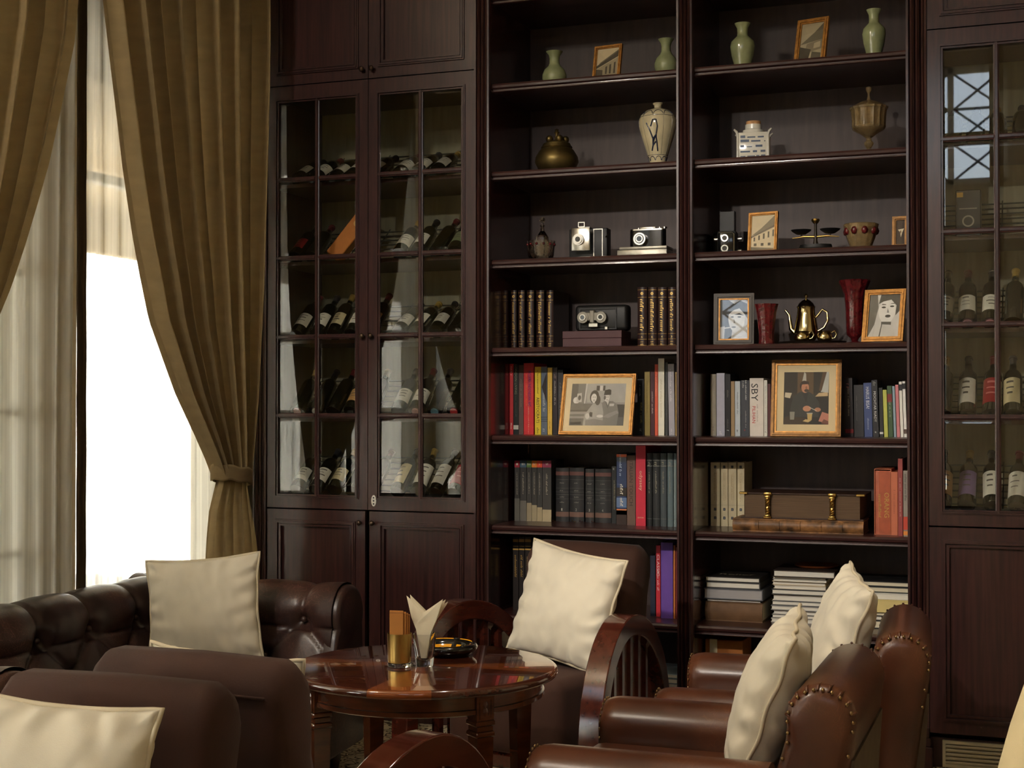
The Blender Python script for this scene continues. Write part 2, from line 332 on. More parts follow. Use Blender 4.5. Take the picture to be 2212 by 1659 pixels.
def text_mesh(s):
    if s in _txt: return _txt[s]
    cu = bpy.data.curves.new('t', 'FONT'); cu.body = s; cu.resolution_u = 2
    ob = bpy.data.objects.new('t', cu); COL.objects.link(ob); bpy.context.view_layer.update()
    me = bpy.data.meshes.new_from_object(ob.evaluated_get(bpy.context.evaluated_depsgraph_get())); bpy.data.objects.remove(ob)
    vs = [v.co.copy() for v in me.vertices]; fs = [tuple(p.vertices) for p in me.polygons]
    x0 = min(v.x for v in vs); x1 = max(v.x for v in vs); y0 = min(v.y for v in vs); y1 = max(v.y for v in vs)
    _txt[s] = ([((v.x - (x0 + x1) / 2) / (x1 - x0), (v.y - (y0 + y1) / 2) / (y1 - y0)) for v in vs], fs); return _txt[s]
DOWN = Matrix.Rotation(pi / 2, 4, 'Y') @ Matrix.Rotation(pi / 2, 4, 'X'); FLATX = Matrix.Rotation(pi / 2, 4, 'X'); LIE = Matrix.Identity(4)
def lettering(parent, s, L, H, c, m, mode=DOWN, name='lettering'):
    vs, fs = text_mesh(s); b = MB(); b.add([mode @ Vector((x * L, y * H, 0)) + Vector(c) for x, y in vs], fs)
    me = bpy.data.meshes.new(name); me.from_pydata(b.v, [], b.f); me.materials.append(m)
    o = bpy.data.objects.new(name, me); COL.objects.link(o); o.parent = parent; return o
def glyphs(parent, L, H, c, m, mode=DOWN, seed=0, gap=.25, name='lettering'):      # print too small to read: a row of stroke marks
    rr = random.Random(seed); b = MB(); x = -L / 2
    while x < L / 2:
        w = H * rr.uniform(.25, .55)
        if rr.random() > .14:
            h = H * rr.choice((.6, .6, .62, .95)); b.add([mode @ Vector(p) + Vector(c) for p in ((x, -H / 2, 0), (x + w * .45, -H / 2, 0), (x + w * .45, -H / 2 + h, 0), (x, -H / 2 + h, 0))], [(0, 1, 2, 3)])
            b.add([mode @ Vector(p) + Vector(c) for p in ((x + w * .45, -H / 2 + h * .8, 0), (x + w, -H / 2 + h * .8, 0), (x + w, -H / 2 + h, 0), (x + w * .45, -H / 2 + h, 0))], [(0, 1, 2, 3)])
        x += w * (1 + gap)
    me = bpy.data.meshes.new(name); me.from_pydata(b.v, [], b.f); me.materials.append(m)
    o = bpy.data.objects.new(name, me); COL.objects.link(o); o.parent = parent; return o
# ================================================================== the room
XL, XR, YB, YF, ZC = -3.78, 4.2, .60, -9.0, 5.4
def one(name, fn, m): b = MB(); fn(b); return struct(b.build(name, m))
one('floor', lambda b: b.box(XL - .25, XR + .2, YF - .2, YB + .2, -.08, 0), M['carpet'])
one('ceiling', lambda b: b.box(XL - .25, XR + .2, YF - .2, YB + .2, ZC, ZC + .1), M['ceilpaint'])
one('wall_back', lambda b: b.box(XL - .25, XR + .2, YB, YB + .2, 0, ZC), M['plaster'])
one('wall_right', lambda b: b.box(XR, XR + .2, YF, YB, 0, ZC), M['plaster'])
WZ0, WZ1 = .22, 3.75
wins = [(-1.09, -.012), (-2.45, -1.30), (-3.9, -2.7), (-6.4, -4.9), (-8.6, -7.2)]; WT = .14  # last two openings are unseen, added to let in fill daylight
def wl(b):
    y = YB
    for (a, c) in wins:
        b.box(XL - WT, XL, c, y, 0, ZC); b.box(XL - WT, XL, a, c, 0, WZ0); b.box(XL - WT, XL, a, c, WZ1, ZC); y = a
    b.box(XL - WT, XL, YF, y, 0, ZC)
one('wall_left', wl, M['plaster'])
fw = [(-1.4, -.3, 3.7), (.2, 1.3, 3.7)]; FZ1 = 4.9
def wf(b):
    x = XL - .25
    for (a, c, FZ0) in fw:
        b.box(x, a, YF - .2, YF, 0, ZC); b.box(a, c, YF - .2, YF, 0, FZ0); b.box(a, c, YF - .2, YF, FZ1, ZC); x = c
    b.box(x, XR + .2, YF - .2, YF, 0, ZC)
one('wall_front', wf, M['plaster'])
wi = 0
def window_side(a, c, rows=6, split=True):
    global wi; wi += 1
    e = struct(bpy.data.objects.new('window_%d' % wi, None)); COL.objects.link(e); e.location = (XL - .07, (a + c) / 2, WZ0)
    o = e.location; b = MB(); x0, x1 = XL - .10, XL - .04; cy = (a + c) / 2
    E = .06 if split else .03
    b.box(x0, x1, a, a + E, WZ0, WZ1); b.box(x0, x1, c - E, c, WZ0, WZ1); b.box(x0, x1, a, c, WZ0, WZ0 + .1); b.box(x0, x1, a, c, WZ1 - .06, WZ1); (b.box(x0, x1, cy - .03, cy + .03, WZ0, WZ1) if split else b.box(x0, x1, a, c, 2.44, 2.48))
    b.build('window_frame', M['whitepaint'], e, off=o)
    if not split:
        for (p, q) in ((WZ0 + .1, 2.44), (2.48, WZ1 - .06)): MB().box(XL - .073, XL - .067, a + E, c - E, p, q).build('pane', M['winpane'], e, off=o)
        return
    for i in range(rows):
        z0 = WZ0 + .1 + (WZ1 - WZ0 - .16) * i / rows; z1 = WZ0 + .1 + (WZ1 - WZ0 - .16) * (i + 1) / rows
        if i: MB().box(x0 + .015, x1 - .015, a + .06, c - .06, z0 - .014, z0 + .014).build('muntin', M['whitepaint'], e, off=o)
        for (p, q) in ((a + .06, cy - .03), (cy + .03, c - .06)):
            MB().box(XL - .073, XL - .067, p, q, z0 + .014, z1 - .014).build('pane', M['winpane'], e, off=o)
for k, (a, c) in enumerate(wins): window_side(a, c, 6, k != 0)
for (a, c, FZ0) in fw:                          # lattice windows in the wall behind the camera, seen mirrored in the cabinet glass
    wi += 1
    e = struct(bpy.data.objects.new('window_%d' % wi, None)); COL.objects.link(e); e.location = ((a + c) / 2, YF - .1, FZ0); o = e.location
    b = MB(); y0, y1 = YF - .13, YF - .07
    b.box(a, a + .06, y0, y1, FZ0, FZ1); b.box(c - .06, c, y0, y1, FZ0, FZ1); b.box(a, c, y0, y1, FZ0, FZ0 + .06); b.box(a, c, y0, y1, FZ1 - .06, FZ1); b.box((a + c) / 2 - .03, (a + c) / 2 + .03, y0, y1, FZ0, FZ1)
    b.build('window_frame', M['whitepaint'], e, off=o)
    nr = round((FZ1 - FZ0 - .12) / .36); hr = (FZ1 - FZ0 - .12) / nr
    for i in range(nr):
        for j in range(2):
            px0 = a + .06 + j * (c - a - .06) / 2; px1 = px0 + (c - a - .18) / 2; z0 = FZ0 + .06 + i * hr; z1 = z0 + hr
            q = MB(); q.tube([(px0, YF - .1, z0), (px1, YF - .1, z1)], .014, 4); q.tube([(px0, YF - .1, z1), (px1, YF - .1, z0)], .014, 4); q.box(px0, px1, YF - .115, YF - .085, z0 - .012, z0 + .012)
            q.build('lattice', M['darkframe'], e, off=o)
    MB().box(a + .06, c - .06, YF - .103, YF - .097, FZ0 + .06, FZ1 - .06).build('pane', M['winpane'], e, off=o)
# outside: terrace, veranda roof and an added shading wall
one('terrace_ground', lambda b: b.box(-30, XL - .25, -25, 32, -.25, -.1), M['stone'])
one('veranda_roof', lambda b: b.box(-6.6, XL - .25, -12, 6, 2.95, 3.15).box(-4.7, XL - .25, -4.2, 6, 3.15, 4.6).box(-6.7, -6.6, -12, 6, 2.62, 3.15), M['soffit'])
def shade_wall(b): b.box(-5.2, -4.9, -2.6, .12, -.1, 2.95); b.box(-5.26, -4.84, -2.66, .18, -.1, .25)
one('added_shade_wall', shade_wall, M['greyplaster'])  # block added outside to dim the sheer of the second window
one('garden_wall', lambda b: b.box(-14.2, -14, -25, 30, -.1, 4.5), M['whitepaint'])

# ------------------------------------------------------------------ lamps of the room (above the frame)
def downlight(x, y, power, size=70, blend=.6, col=(1, .86, .68), tilt=(0, 0)):
    t = thing('ceiling_downlight', 'round brass ceiling downlight in the cream ceiling above the seating', 'downlight', (x, y, ZC - .03))
    MB().lathe([(.05, -.02), (.085, -.02), (.09, 0), (.09, .029), (.05, .029), (.05, -.02)], 20).build('trim_ring', M['brass'], t, 40)
    MB().lathe([(0, .012), (.048, .012), (.048, .02), (0, .02)], 20).build('lens', M['opal'], t)
    l = bpy.data.lights.new('downlight_beam_offscreen', 'SPOT'); l.energy = power; l.spot_size = R(size); l.spot_blend = blend; l.color = col; l.shadow_soft_size = .06
    o = bpy.data.objects.new('downlight_beam_offscreen', l); COL.objects.link(o); o.parent = t; o.location = (0, 0, -.04); o.rotation_euler = (tilt[0], tilt[1], 0)
DOWN_W = 150
downlight(-.9, -2.2, DOWN_W * 1.2, 42)
def pendant(x, y, z, power, col=(1, .90, .76)):
    t = thing('pendant_lamp', 'brass pendant lamp with opal globe hanging from the ceiling', 'lamp', (x, y, z))
    MB().tube([(0, 0, .13), (0, 0, ZC - z)], .008, 8).build('rod', M['brass'], t, 60)
    MB().lathe([(0, .10), (.05, .10), (.06, .12), (.03, .15), (0, .15)], 20).build('cap', M['brass'], t, 40)
    MB().lathe([(.02, .10), (.09, .06), (.12, 0), (.10, -.06), (.05, -.10), (0, -.12)], 24).build('globe', M['opal'], t, 60)
    l = bpy.data.lights.new('pendant_bulb_offscreen', 'POINT'); l.energy = power; l.color = col; l.shadow_soft_size = .13
    o = bpy.data.objects.new('pendant_bulb_offscreen', l); COL.objects.link(o); o.parent = t; o.location = (0, 0, 0)
pendant(-3.1, -4.6, 4.15, 330)
def track_spot(x, y, z, target, power, label, col=(1, .91, .80), size=34):
    d = (Vector(target) - Vector((x, y, z))).normalized(); t = thing('track_spotlight', label, 'spotlight', (x, y, z), 0, 'spotlights hung from the ceiling')
    MB().tube([(0, 0, .05), (0, 0, ZC - z)], .010, 8).build('stem', M['black'], t, 60)
    q = d.to_track_quat('Z', 'Y').to_matrix().to_4x4()
    MB().lathe([(0, -.10), (.045, -.10), (.05, -.06), (.055, .08), (.05, .08), (.045, -.05), (0, -.05)], 20).xf(q).build('housing', M['black'], t, 40)
    MB().lathe([(0, .05), (.046, .05), (.046, .055), (0, .055)], 20).xf(q).build('lens', M['opal'], t)
    l = bpy.data.lights.new('spot_beam_offscreen', 'SPOT'); l.energy = power; l.spot_size = R(size); l.spot_blend = .7; l.color = col; l.shadow_soft_size = .06
    o = bpy.data.objects.new('spot_beam_offscreen', l); COL.objects.link(o); o.parent = t; o.location = d * .09; o.rotation_euler = d.to_track_quat('-Z', 'Y').to_euler()
track_spot(-2.45, -6.1, 3.7, (-1.95, 0, 1.35), 190, 'black ceiling spotlight aimed at the bookcase with the cameras')
track_spot(-2.05, -6.1, 3.7, (-1.0, 0, 1.35), 190, 'black ceiling spotlight aimed at the bookcase with the tea service')

# ================================================================== book wall
# planes: door and pilaster faces at Y = 0, back panels at Y = .56
YBK = .56
ZT = [.12, .524, .930, 1.338, 1.738, 2.140, 2.544, 2.947, 3.352]      # shelf tops
ZTOP = 3.80
BX = {'p0': (-3.575, -3.502), 'p1': (-2.4255, -2.353), 'p2': (-1.480, -1.411), 'p3': (-.516, -.434), 'p4': (.645, .725)}
def pilaster(key, parent, off):
    x0, x1 = BX[key]; w = x1 - x0; n = 3; prof = [(x0, .02), (x0, -.008)]; m = .008; g = (w - 2 * m) / n
    for i in range(n):
        a = x0 + m + i * g
        prof += [(a + g * .08, -.008), (a + g * .16, .004), (a + g * .30, .008), (a + g * .38, .004), (a + g * .44, -.012), (a + g * .72, -.016), (a + g * .96, -.010)]
    prof += [(x1, -.008), (x1, .02)]
    q = MB().prism(prof, 'z', .16, ZTOP); o = q.build('pilaster', M['wood'], parent, off=off)
    b = MB(); b.rbox(x0 - .012, x1 + .012, -.034, .02, 0, .09, .004, 1); b.rbox(x0 - .007, x1 + .007, -.028, .02, .09, .125, .004, 1); b.rbox(x0 - .001, x1 + .001, -.019, .02, .125, .165, .003, 1)
    k = b.build('pilaster_base', M['wood'], o); k.location = -Vector(off) * 1.0
    return o
def carcass(t, off, x0, x1, sidem, backm, back_z0=.0):
    MB().box(x0 - .028, x0, .02, YBK, 0, ZTOP).build('side_panel', sidem, t, off=off)
    MB().box(x1, x1 + .028, .02, YBK, 0, ZTOP).build('side_panel', sidem, t, off=off)
    MB().box(x0 - .028, x1 + .028, YBK, YBK + .025, 0, ZTOP).build('back_panel', backm, t, off=off)
    MB().box(x0 - .028, x1 + .028, .0, YBK + .025, ZTOP, ZTOP + .06).build('top_board', M['wood'], t, off=off)
def shelf_board(t, off, x0, x1, z):
    pr = [(YBK, 0), (.046, 0), (.034, -.003), (.029, -.011), (.031, -.021), (.040, -.026), (.044, -.027), (.044, -.030), (.036, -.032), (.035, -.038), (.042, -.041), (.075, -.041), (.075, -.028), (YBK, -.028)]
    return MB().prism([(a, z + b) for a, b in pr], 'x', x0 + .001, x1 - .001).build('shelf', M['shelfwood'], t, off=off)
def bookcase(x0, x1, label):
    off = ((x0 + x1) / 2, .28, 0); t = thing('bookcase', label, 'bookcase', off, 0, 'open bookcases of the library wall')
    carcass(t, off, x0, x1, M['sidewood'], M['backwood'])
    for z in ZT: shelf_board(t, off, x0, x1, z)
    MB().box(x0, x1, .045, .06, 0, ZT[0] - .04).build('plinth', M['wood'], t, off=off)
    MB().box(x0, x1, .02, .05, 3.70, ZTOP).build('frieze', M['wood'], t, off=off)
    return t, off
bcL, offL = bookcase(BX['p1'][1], BX['p2'][0], 'dark mahogany open bookcase with old cameras, beside the wine cabinet by the curtain')
bcR, offR = bookcase(BX['p2'][1], BX['p3'][0], 'dark mahogany open bookcase with the silver tea service and clasped antique book')
pilaster('p2', bcL, offL)

def moulding(x0, x1, z0, z1, y, w=.012, h=.008):          # stepped frame moulding in the XZ plane
    b = MB()
    for (i0, i1, yy) in ((0, w * .22, y - h * .6), (w * .22, w * .5, y - h), (w * .5, w * .68, y - h * .15), (w * .68, w, y - h * .55)):
        b.box(x0 + i0, x0 + i1, yy, y + .004, z0 + i0, z1 - i0); b.box(x1 - i1, x1 - i0, yy, y + .004, z0 + i0, z1 - i0)
        b.box(x0 + i1, x1 - i1, yy, y + .004, z0 + i0, z0 + i1); b.box(x0 + i1, x1 - i1, yy, y + .004, z1 - i1, z1 - i0)
    return b
def knob(parent, x, z, off):
    b = MB().lathe([(0, 0), (.006, 0), (.006, .012), (.011, .018), (.013, .025), (.010, .032), (0, .034)], 14); b.xf(Matrix.Translation((x, 0, z)) @ Matrix.Rotation(pi / 2, 4, 'X'))
    return b.build('knob', M['knob'], parent, 60, off=off)
def frame_rect(b, x0, x1, z0, z1, w, y0, y1, wb=None):
    wb = wb or w; b.box(x0, x0 + w, y0, y1, z0, z1); b.box(x1 - w, x1, y0, y1, z0, z1); b.box(x0 + w, x1 - w, y0, y1, z0, z0 + wb); b.box(x0 + w, x1 - w, y0, y1, z1 - w, z1); return b
def panel_door(t, off, x0, x1, z0, z1, kx=None, kz=None):
    st = .055
    d = frame_rect(MB(), x0, x1, z0, z1, st, 0, .022).build('door', M['wood'], t, off=off)
    MB().box(x0 + st - .004, x1 - st + .004, .010, .018, z0 + st - .004, z1 - st + .004).build('panel', M['panelwood'], d, off=(0, 0, 0)).location = -Vector(off)
    moulding(x0 + st - .006, x1 - st + .006, z0 + st - .006, z1 - st + .006, 0, .030, .014).build('moulding', M['wood'], d).location = -Vector(off)
    if kx is not None: knob(d, kx, kz, (0, 0, 0)).location = -Vector(off)
def bevel_pane(x0, x1, z0, z1, y):
    b = MB(); e = .016
    b.add([(x0, y, z0), (x1, y, z0), (x1, y, z1), (x0, y, z1), (x0 + e, y - .003, z0 + e), (x1 - e, y - .003, z0 + e), (x1 - e, y - .003, z1 - e), (x0 + e, y - .003, z1 - e)],
          [(4, 5, 6, 7), (0, 1, 5, 4), (1, 2, 6, 5), (2, 3, 7, 6), (3, 0, 4, 7)]); return b
GZ = [1.041, 1.426, 1.801, 2.180, 2.557, 2.938]
def glass_door(t, off, x0, x1, kx, kz):
    z0, z1 = .985, 3.008; st = .052; back = -Vector(off)
    px0, px1 = x0 + st, x1 - st; pz0, pz1 = GZ[0], GZ[-1]
    b = MB(); b.box(x0, px0, 0, .024, z0, z1); b.box(px1, x1, 0, .024, z0, z1); b.box(px0, px1, 0, .024, z0, pz0); b.box(px0, px1, 0, .024, pz1, z1)
    d = b.build('door', M['wood'], t, off=off)
    moulding(px0 - .008, px1 + .008, pz0 - .008, pz1 + .008, 0, .018, .012).build('moulding', M['wood'], d).location = back
    cx = (px0 + px1) / 2
    def bar(xa, xb, za, zb, horiz):
        b = MB(); c = ((za + zb) / 2) if horiz else ((xa + xb) / 2); w = .011
        pr = [(-w, .012), (-w, 0), (-w * .55, -.002), (-w * .45, -.008), (w * .45, -.008), (w * .55, -.002), (w, 0), (w, .012)]
        if horiz: b.prism([(p[1], c + p[0]) for p in pr], 'x', xa, xb)
        else: b.prism([(c + p[0], p[1]) for p in pr], 'z', za, zb)
        o = b.build('glazing_bar', M['wood'], d); o.location = back
    bar(cx, cx, pz0, pz1, False)
    for z in GZ[1:-1]: bar(px0, cx - .011, z, z, True); bar(cx + .011, px1, z, z, True)
    for i in range(5):
        for (a, c) in ((px0, cx - .010), (cx + .010, px1)):
            o = bevel_pane(a + .001, c - .001, GZ[i] + .009, GZ[i + 1] - .009, .006).build('pane', M['pane'], d); o.location = back
    knob(d, kx, kz, (0, 0, 0)).location = back
    return d
def wine_cabinet(x0, x1, label, lower=True):
    off = ((x0 + x1) / 2, .28, 0); t = thing('wine_cabinet', label, 'cabinet', off, 0, 'tall glazed wine cabinets')
    carcass(t, off, x0, x1, M['wood'], M['inner'])
    xm = (x0 + x1) / 2; g = .0015
    for z in GZ[:-1] + [3.01]:
        MB().box(x0, x1, .06, YBK, z - .030, z - .012).build('shelf', M['wood'], t, off=off)
    for z in GZ[:-1]:                                         # sloping wire rack behind the bottles
        b = MB()
        for k in range(7): b.tube([(x0, .30 + k * .034, z + .015 + k * .026), (x1, .30 + k * .034, z + .015 + k * .026)], .004, 5)
        for k in range(9): xx = x0 + .02 + k * (x1 - x0 - .04) / 8; b.tube([(xx, .28, z), (xx, .52, z + .185)], .003, 5)
        b.build('bottle_rack', M['rack'], t, off=off)
    doors = [glass_door(t, off, x0 + g, xm - g, xm - .022, 1.80), glass_door(t, off, xm + g, x1 - g, xm + .022, 1.80)]
    for (a, c, kx) in ((x0 + g, xm - .002, xm - .026), (xm + .002, x1 - g, xm + .026)):
        panel_door(t, off, a, c, 3.013, ZTOP - .005, kx, 3.055)
    gap = .013
    if lower:
        panel_door(t, off, x0 + g, xm - gap, .125, .978, xm - gap - .022, .925); panel_door(t, off, xm + gap - .004, x1 - g, .125, .978, xm + gap + .018, .925)
    else:
        panel_door(t, off, x0 + g, x1 - g, .145, .978)
    MB().box(x0, x1, .035, .06, 0, .12).build('plinth', M['wood'], t, off=off)
    return t, off, doors
wcL, woL, dL = wine_cabinet(BX['p0'][1], BX['p1'][0], 'tall dark red wine cabinet with many-paned doors beside the gathered ochre curtain')
wcR, woR, dR = wine_cabinet(BX['p3'][1], BX['p4'][0], 'tall dark red wine cabinet with a beige ventilation grille at its foot', lower=False)
pilaster('p0', wcL, woL); pilaster('p1', wcL, woL); pilaster('p3', wcR, woR); pilaster('p4', wcR, woR)
# oval key plate of the door next to the open bookcase
xm = (BX['p0'][1] + BX['p1'][0]) / 2
pl = MB().lathe([(0, -.002), (.0125, -.002), (.0135, 0), (0, 0)], 24); pl.xf(Matrix.Translation((xm + .032, -.001, 1.028)) @ Matrix.Diagonal((1, 1, 2.0, 1)) @ Matrix.Rotation(-pi / 2, 4, 'X'))
kp = pl.build('key_plate', M['whitepaint'], dL[1], label='white oval key plate with three dark holes'); kp.location = -Vector(woL)
hb = MB()
for k in (-1, 0, 1):
    q = MB().lathe([(0, -.0032), (.0042, -.0032), (.0042, -.002), (0, -.002)], 10); q.xf(Matrix.Translation((xm + .032, 0, 1.028 + k * .0145)) @ Matrix.Rotation(-pi / 2, 4, 'X')); hb.add(q.v, q.f)
q = hb.build('key_hole', M['black'], dL[1]); q.location = -Vector(woL)
# ventilation grille
gx0, gx1 = -.385, .12; g = thing('ventilation_grille', 'beige slatted ventilation grille at the foot of the wine cabinet', 'grille', ((gx0 + gx1) / 2, .03, .005))
go = g.location
frame_rect(MB(), gx0, gx1, .005, .112, .012, .018, .035).build('grille_frame', M['grille'], g, off=go)
for k in range(5):
    b = MB().box(gx0 + .012, gx1 - .012, -.008, .008, -.0035, .0035); b.xf(Matrix.Translation((0, .026, .025 + k * .0165)) @ Matrix.Rotation(.5, 4, 'X')); b.build('slat', M['grille'], g, off=go)

# ================================================================== curtains
def interp(tab, v):
    for (a, b) in zip(tab, tab[1:]):
        if a[0] <= v <= b[0] or b is tab[-1]:
            k = (v - a[0]) / (b[0] - a[0]); return [p + (q - p) * k for p, q in zip(a, b)]
    return list(tab[0])
def smoothtab(tab, X):                        # (v, u_left, u_right) -> (z, y0, y1) on the plane X
    o = []
    for (v, a, b) in tab: p = at_X(a, v, X); q = at_X(b, v, X); o.append(((p.z + q.z) / 2, p.y, q.y))
    return sorted(o)
def drape(tab, X, n, folds, amp, seed, zs=64, back=0.):
    rr = random.Random(seed); T = smoothtab(tab, X); ph = [rr.uniform(-.35, .35) for _ in range(folds + 2)]; am = [rr.uniform(.65, 1.25) for _ in range(folds + 2)]
    z0, z1 = T[0][0], T[-1][0]
    def fn(s, t):
        z = z0 + (z1 - z0) * t
        _, y0, y1 = interp(T, z); w = abs(y1 - y0); k = s * folds; i = int(k)
        f = sin(2 * pi * (k + ph[min(i, folds)] * sin(pi * (k - i)) * .25)); a = amp * am[min(i, folds)] * (.45 + .55 * min(1, w / .9))
        fy = w / folds * .22 * sin(4 * pi * k + 1)
        bk = min(1, (1 - t) * 3.2); a *= 1 - .6 * bk * (back > 0)
        return (X - back * bk + a * f + .005 * sin(3 * z + 5 * s), y0 + (y1 - y0) * s + fy * .5, z)
    return MB().grid(n, zs, fn)
XCU = -3.43
t = thing('curtain', 'ochre curtain gathered in a tieback between the bright window and the wine cabinet', 'curtain', (XCU, -.35, 0), 0)
tab = [(-500, 200, 577), (-200, 206, 577), (0, 214, 577), (200, 240, 573), (400, 268, 568), (530, 292, 563), (700, 333, 554), (850, 392, 545), (950, 440, 536), (1000, 462, 531), (1035, 473, 528)]
drape(tab, XCU, 300, 9, .075, 3).build('drape', M['curtain'], t, 180, off=t.location)
tab2 = [(1035, 473, 528), (1060, 466, 532), (1100, 454, 538), (1160, 446, 548), (1230, 440, 556), (1400, 430, 565), (1560, 424, 568)]
drape(tab2, XCU, 160, 5, .05, 5, 40).build('tail', M['curtain'], t, 180, off=t.location)
a = at_X(468, 1028, XCU); b = at_X(532, 1034, XCU); cy = (a.y + b.y) / 2; hw = abs(b.y - a.y) / 2 + .012
q = MB().grid(48, 6, lambda s, w: (XCU + .075 * cos(2 * pi * s) * (1 - .1 * cos(pi * (w - .5)) ** 0), cy + hw * sin(2 * pi * s) * 1.03, a.z - .035 + .07 * w + .03 * (sin(2 * pi * s)) * -.6 + .004 * sin(14 * pi * s)), wrap=True)
so = q.build('tieback', M['curtain'], t, 180, off=t.location); md = so.modifiers.new('th', 'SOLIDIFY'); md.thickness = .008
t = thing('curtain', 'brown ochre curtain drawn aside at the window above the sofa back', 'curtain', (XCU, -1.75, 0), 0)
tab = [(-500, -420, 178), (-200, -400, 170), (0, -380, 156), (150, -375, 131), (300, -370, 104), (400, -360, 80), (500, -350, 54), (600, -345, 24), (700, -340, -14), (800, -335, -60), (950, -318, -160), (1000, -305, -200), (1035, -300, -222)]
drape(tab, XCU, 260, 10, .05, 8).build('drape', M['curtain'], t, 180, off=t.location)
tab2 = [(1035, -300, -222), (1100, -318, -205), (1200, -330, -190), (1400, -345, -176), (1600, -350, -172)]
drape(tab2, XCU, 160, 5, .045, 9, 40, back=.252).build('tail', M['curtain'], t, 180, off=t.location)
a2 = at_X(-304, 1030, XCU); b2 = at_X(-218, 1034, XCU); cy2 = (a2.y + b2.y) / 2; hw2 = abs(b2.y - a2.y) / 2 + .014
so = MB().grid(48, 6, lambda s, w: (XCU + .078 * cos(2 * pi * s), cy2 + hw2 * sin(2 * pi * s), a2.z - .035 + .07 * w + .018 * sin(2 * pi * s)), wrap=True).build('tieback', M['curtain'], t, 180, off=t.location); so.modifiers.new('th', 'SOLIDIFY').thickness = .008
XS = -3.70
def sheer(y0, y1, label, seed, dx=0.):
    rr = random.Random(seed); o = MB().grid(150, 30, lambda s, k: (XS + dx + .010 * sin(2 * pi * (y0 + (y1 - y0) * s) * 8.3 + 2 * mnoise.noise((s * 6, k * 1.5, seed))) + .010 * mnoise.noise((s * 14, k * .8, seed)), y0 + (y1 - y0) * s + .006 * mnoise.noise((s * 3, k * 4, seed)), .01 + (3.85 - .01) * k))
    ob = o.build('sheer_curtain', M['sheer'], None, 180); tag(ob, label, 'sheer curtain', 'white voile sheers'); return ob
sheer(-1.20, -.02, 'bright white voile sheer glowing in the sun beside the tied curtain', 1)
sheer(-2.5, -1.16, 'pale grey voile sheer in front of the shaded window panes', 2, -.042)
sheer(-4.0, -2.6, 'white voile sheer at the window further along the sofa wall', 3, -.042)
bp = at_X(185, 600, XS + .05)
def bandfn(s, k): z = .05 + 3.85 * k; j = .006 * abs(((z * 2.35) % 1) - .5); return (XS + .028 + .003 * sin(2 * pi * s), bp.y - .030 + .060 * s + j + .004 * sin(z * 1.7), z)
ob = MB().grid(6, 90, bandfn).build('curtain_band', M['band'], None, 180); ob.modifiers.new('th', 'SOLIDIFY').thickness = .004
tag(ob, 'narrow dark brown fabric band hanging between the two voile sheers', 'band')
q = MB(); q.tube([(XCU, -2.6, 3.97), (XCU, -.03, 3.97)], .02, 12); o = q.build('curtain_rod', M['darkframe'], None, 60); tag(o, 'dark curtain rod above the window', 'curtain rod')
# ================================================================== books
WHT, GLD, DRK = flat((236, 232, 222)), mat('gilt_print', rgb(206, 168, 92), rough=.35, metal=.4), flat((24, 22, 24))
def book(u0, u1, vt, z, Yf, col, label, d=.19, lean=0., rnd=0., group=None, m=None, title=None, tcol=None, marks=None, bands=(), rough=.5, h=None, case=False):
    x0, x1 = PX(u0, Yf), PX(u1, Yf); w = abs(x1 - x0) - .0012; h = h or PZ((u0 + u1) / 2, vt, Yf) - z
    t = thing('book', label, 'book', ((x0 + x1) / 2, Yf, z + (.5 * w * abs(sin(lean)))), 0, group, rot=(0, lean, 0))
    m = m or flat(col, rough); th = min(.003, w * .2); r = rnd * w
    n = 8; arc = [(-w / 2 + w * i / n, r * (1 - sin(pi * i / n)) if rnd else 0) for i in range(n + 1)] if rnd else [(-w / 2, 0), (w / 2, 0)]
    poly = [(-w / 2, d)] + arc + [(w / 2, d), (w / 2 - th, d), (w / 2 - th, r + th), (-w / 2 + th, r + th), (-w / 2 + th, d)]
    MB().prism(poly, 'z', 0, h).build('cover', m, t, 40)
    MB().box(-w / 2 + th, w / 2 - th, r + th, d - .003, .003, h - .003).build('page_block', M['paper'], t)
    for (a, b, c) in bands:
        q = MB().box(-w / 2 - .0003, w / 2 + .0003, r * .4 - .0012, r + .004, a * h, b * h) if not rnd else MB().prism([(p[0], p[1] - .0009) for p in arc] + [(w / 2, r + .004), (-w / 2, r + .004)], 'z', a * h, b * h)
        q.build('spine_band', c if not isinstance(c, tuple) else flat(c), t, 40)
    yy = -.0014
    if title:
        for (s, f, L, H, c) in title:            # text, height fraction of the centre, length fraction, width fraction, colour
            mode = DOWN
            if s.startswith('='): s = s[1:]; mode = FLATX; lettering(t, s, w * L, h * H, (0, yy, h * f), flat(c) if isinstance(c, tuple) else c, mode)
            else:
                dx = 0
                if isinstance(H, tuple): H, dx = H
                lettering(t, s, h * L, w * H, (dx * w, yy, h * f), flat(c) if isinstance(c, tuple) else c, mode)
    if marks:
        for k, (f, L, H, c, dx) in enumerate(marks): glyphs(t, h * L, w * H, (dx * w, yy, h * f), flat(c) if isinstance(c, tuple) else c, DOWN, seed=int(u0 * 7 + k))
    return t
def fx(x): return 1060 + x / 5.267
def gx(x): return 1490 + x / 4.608
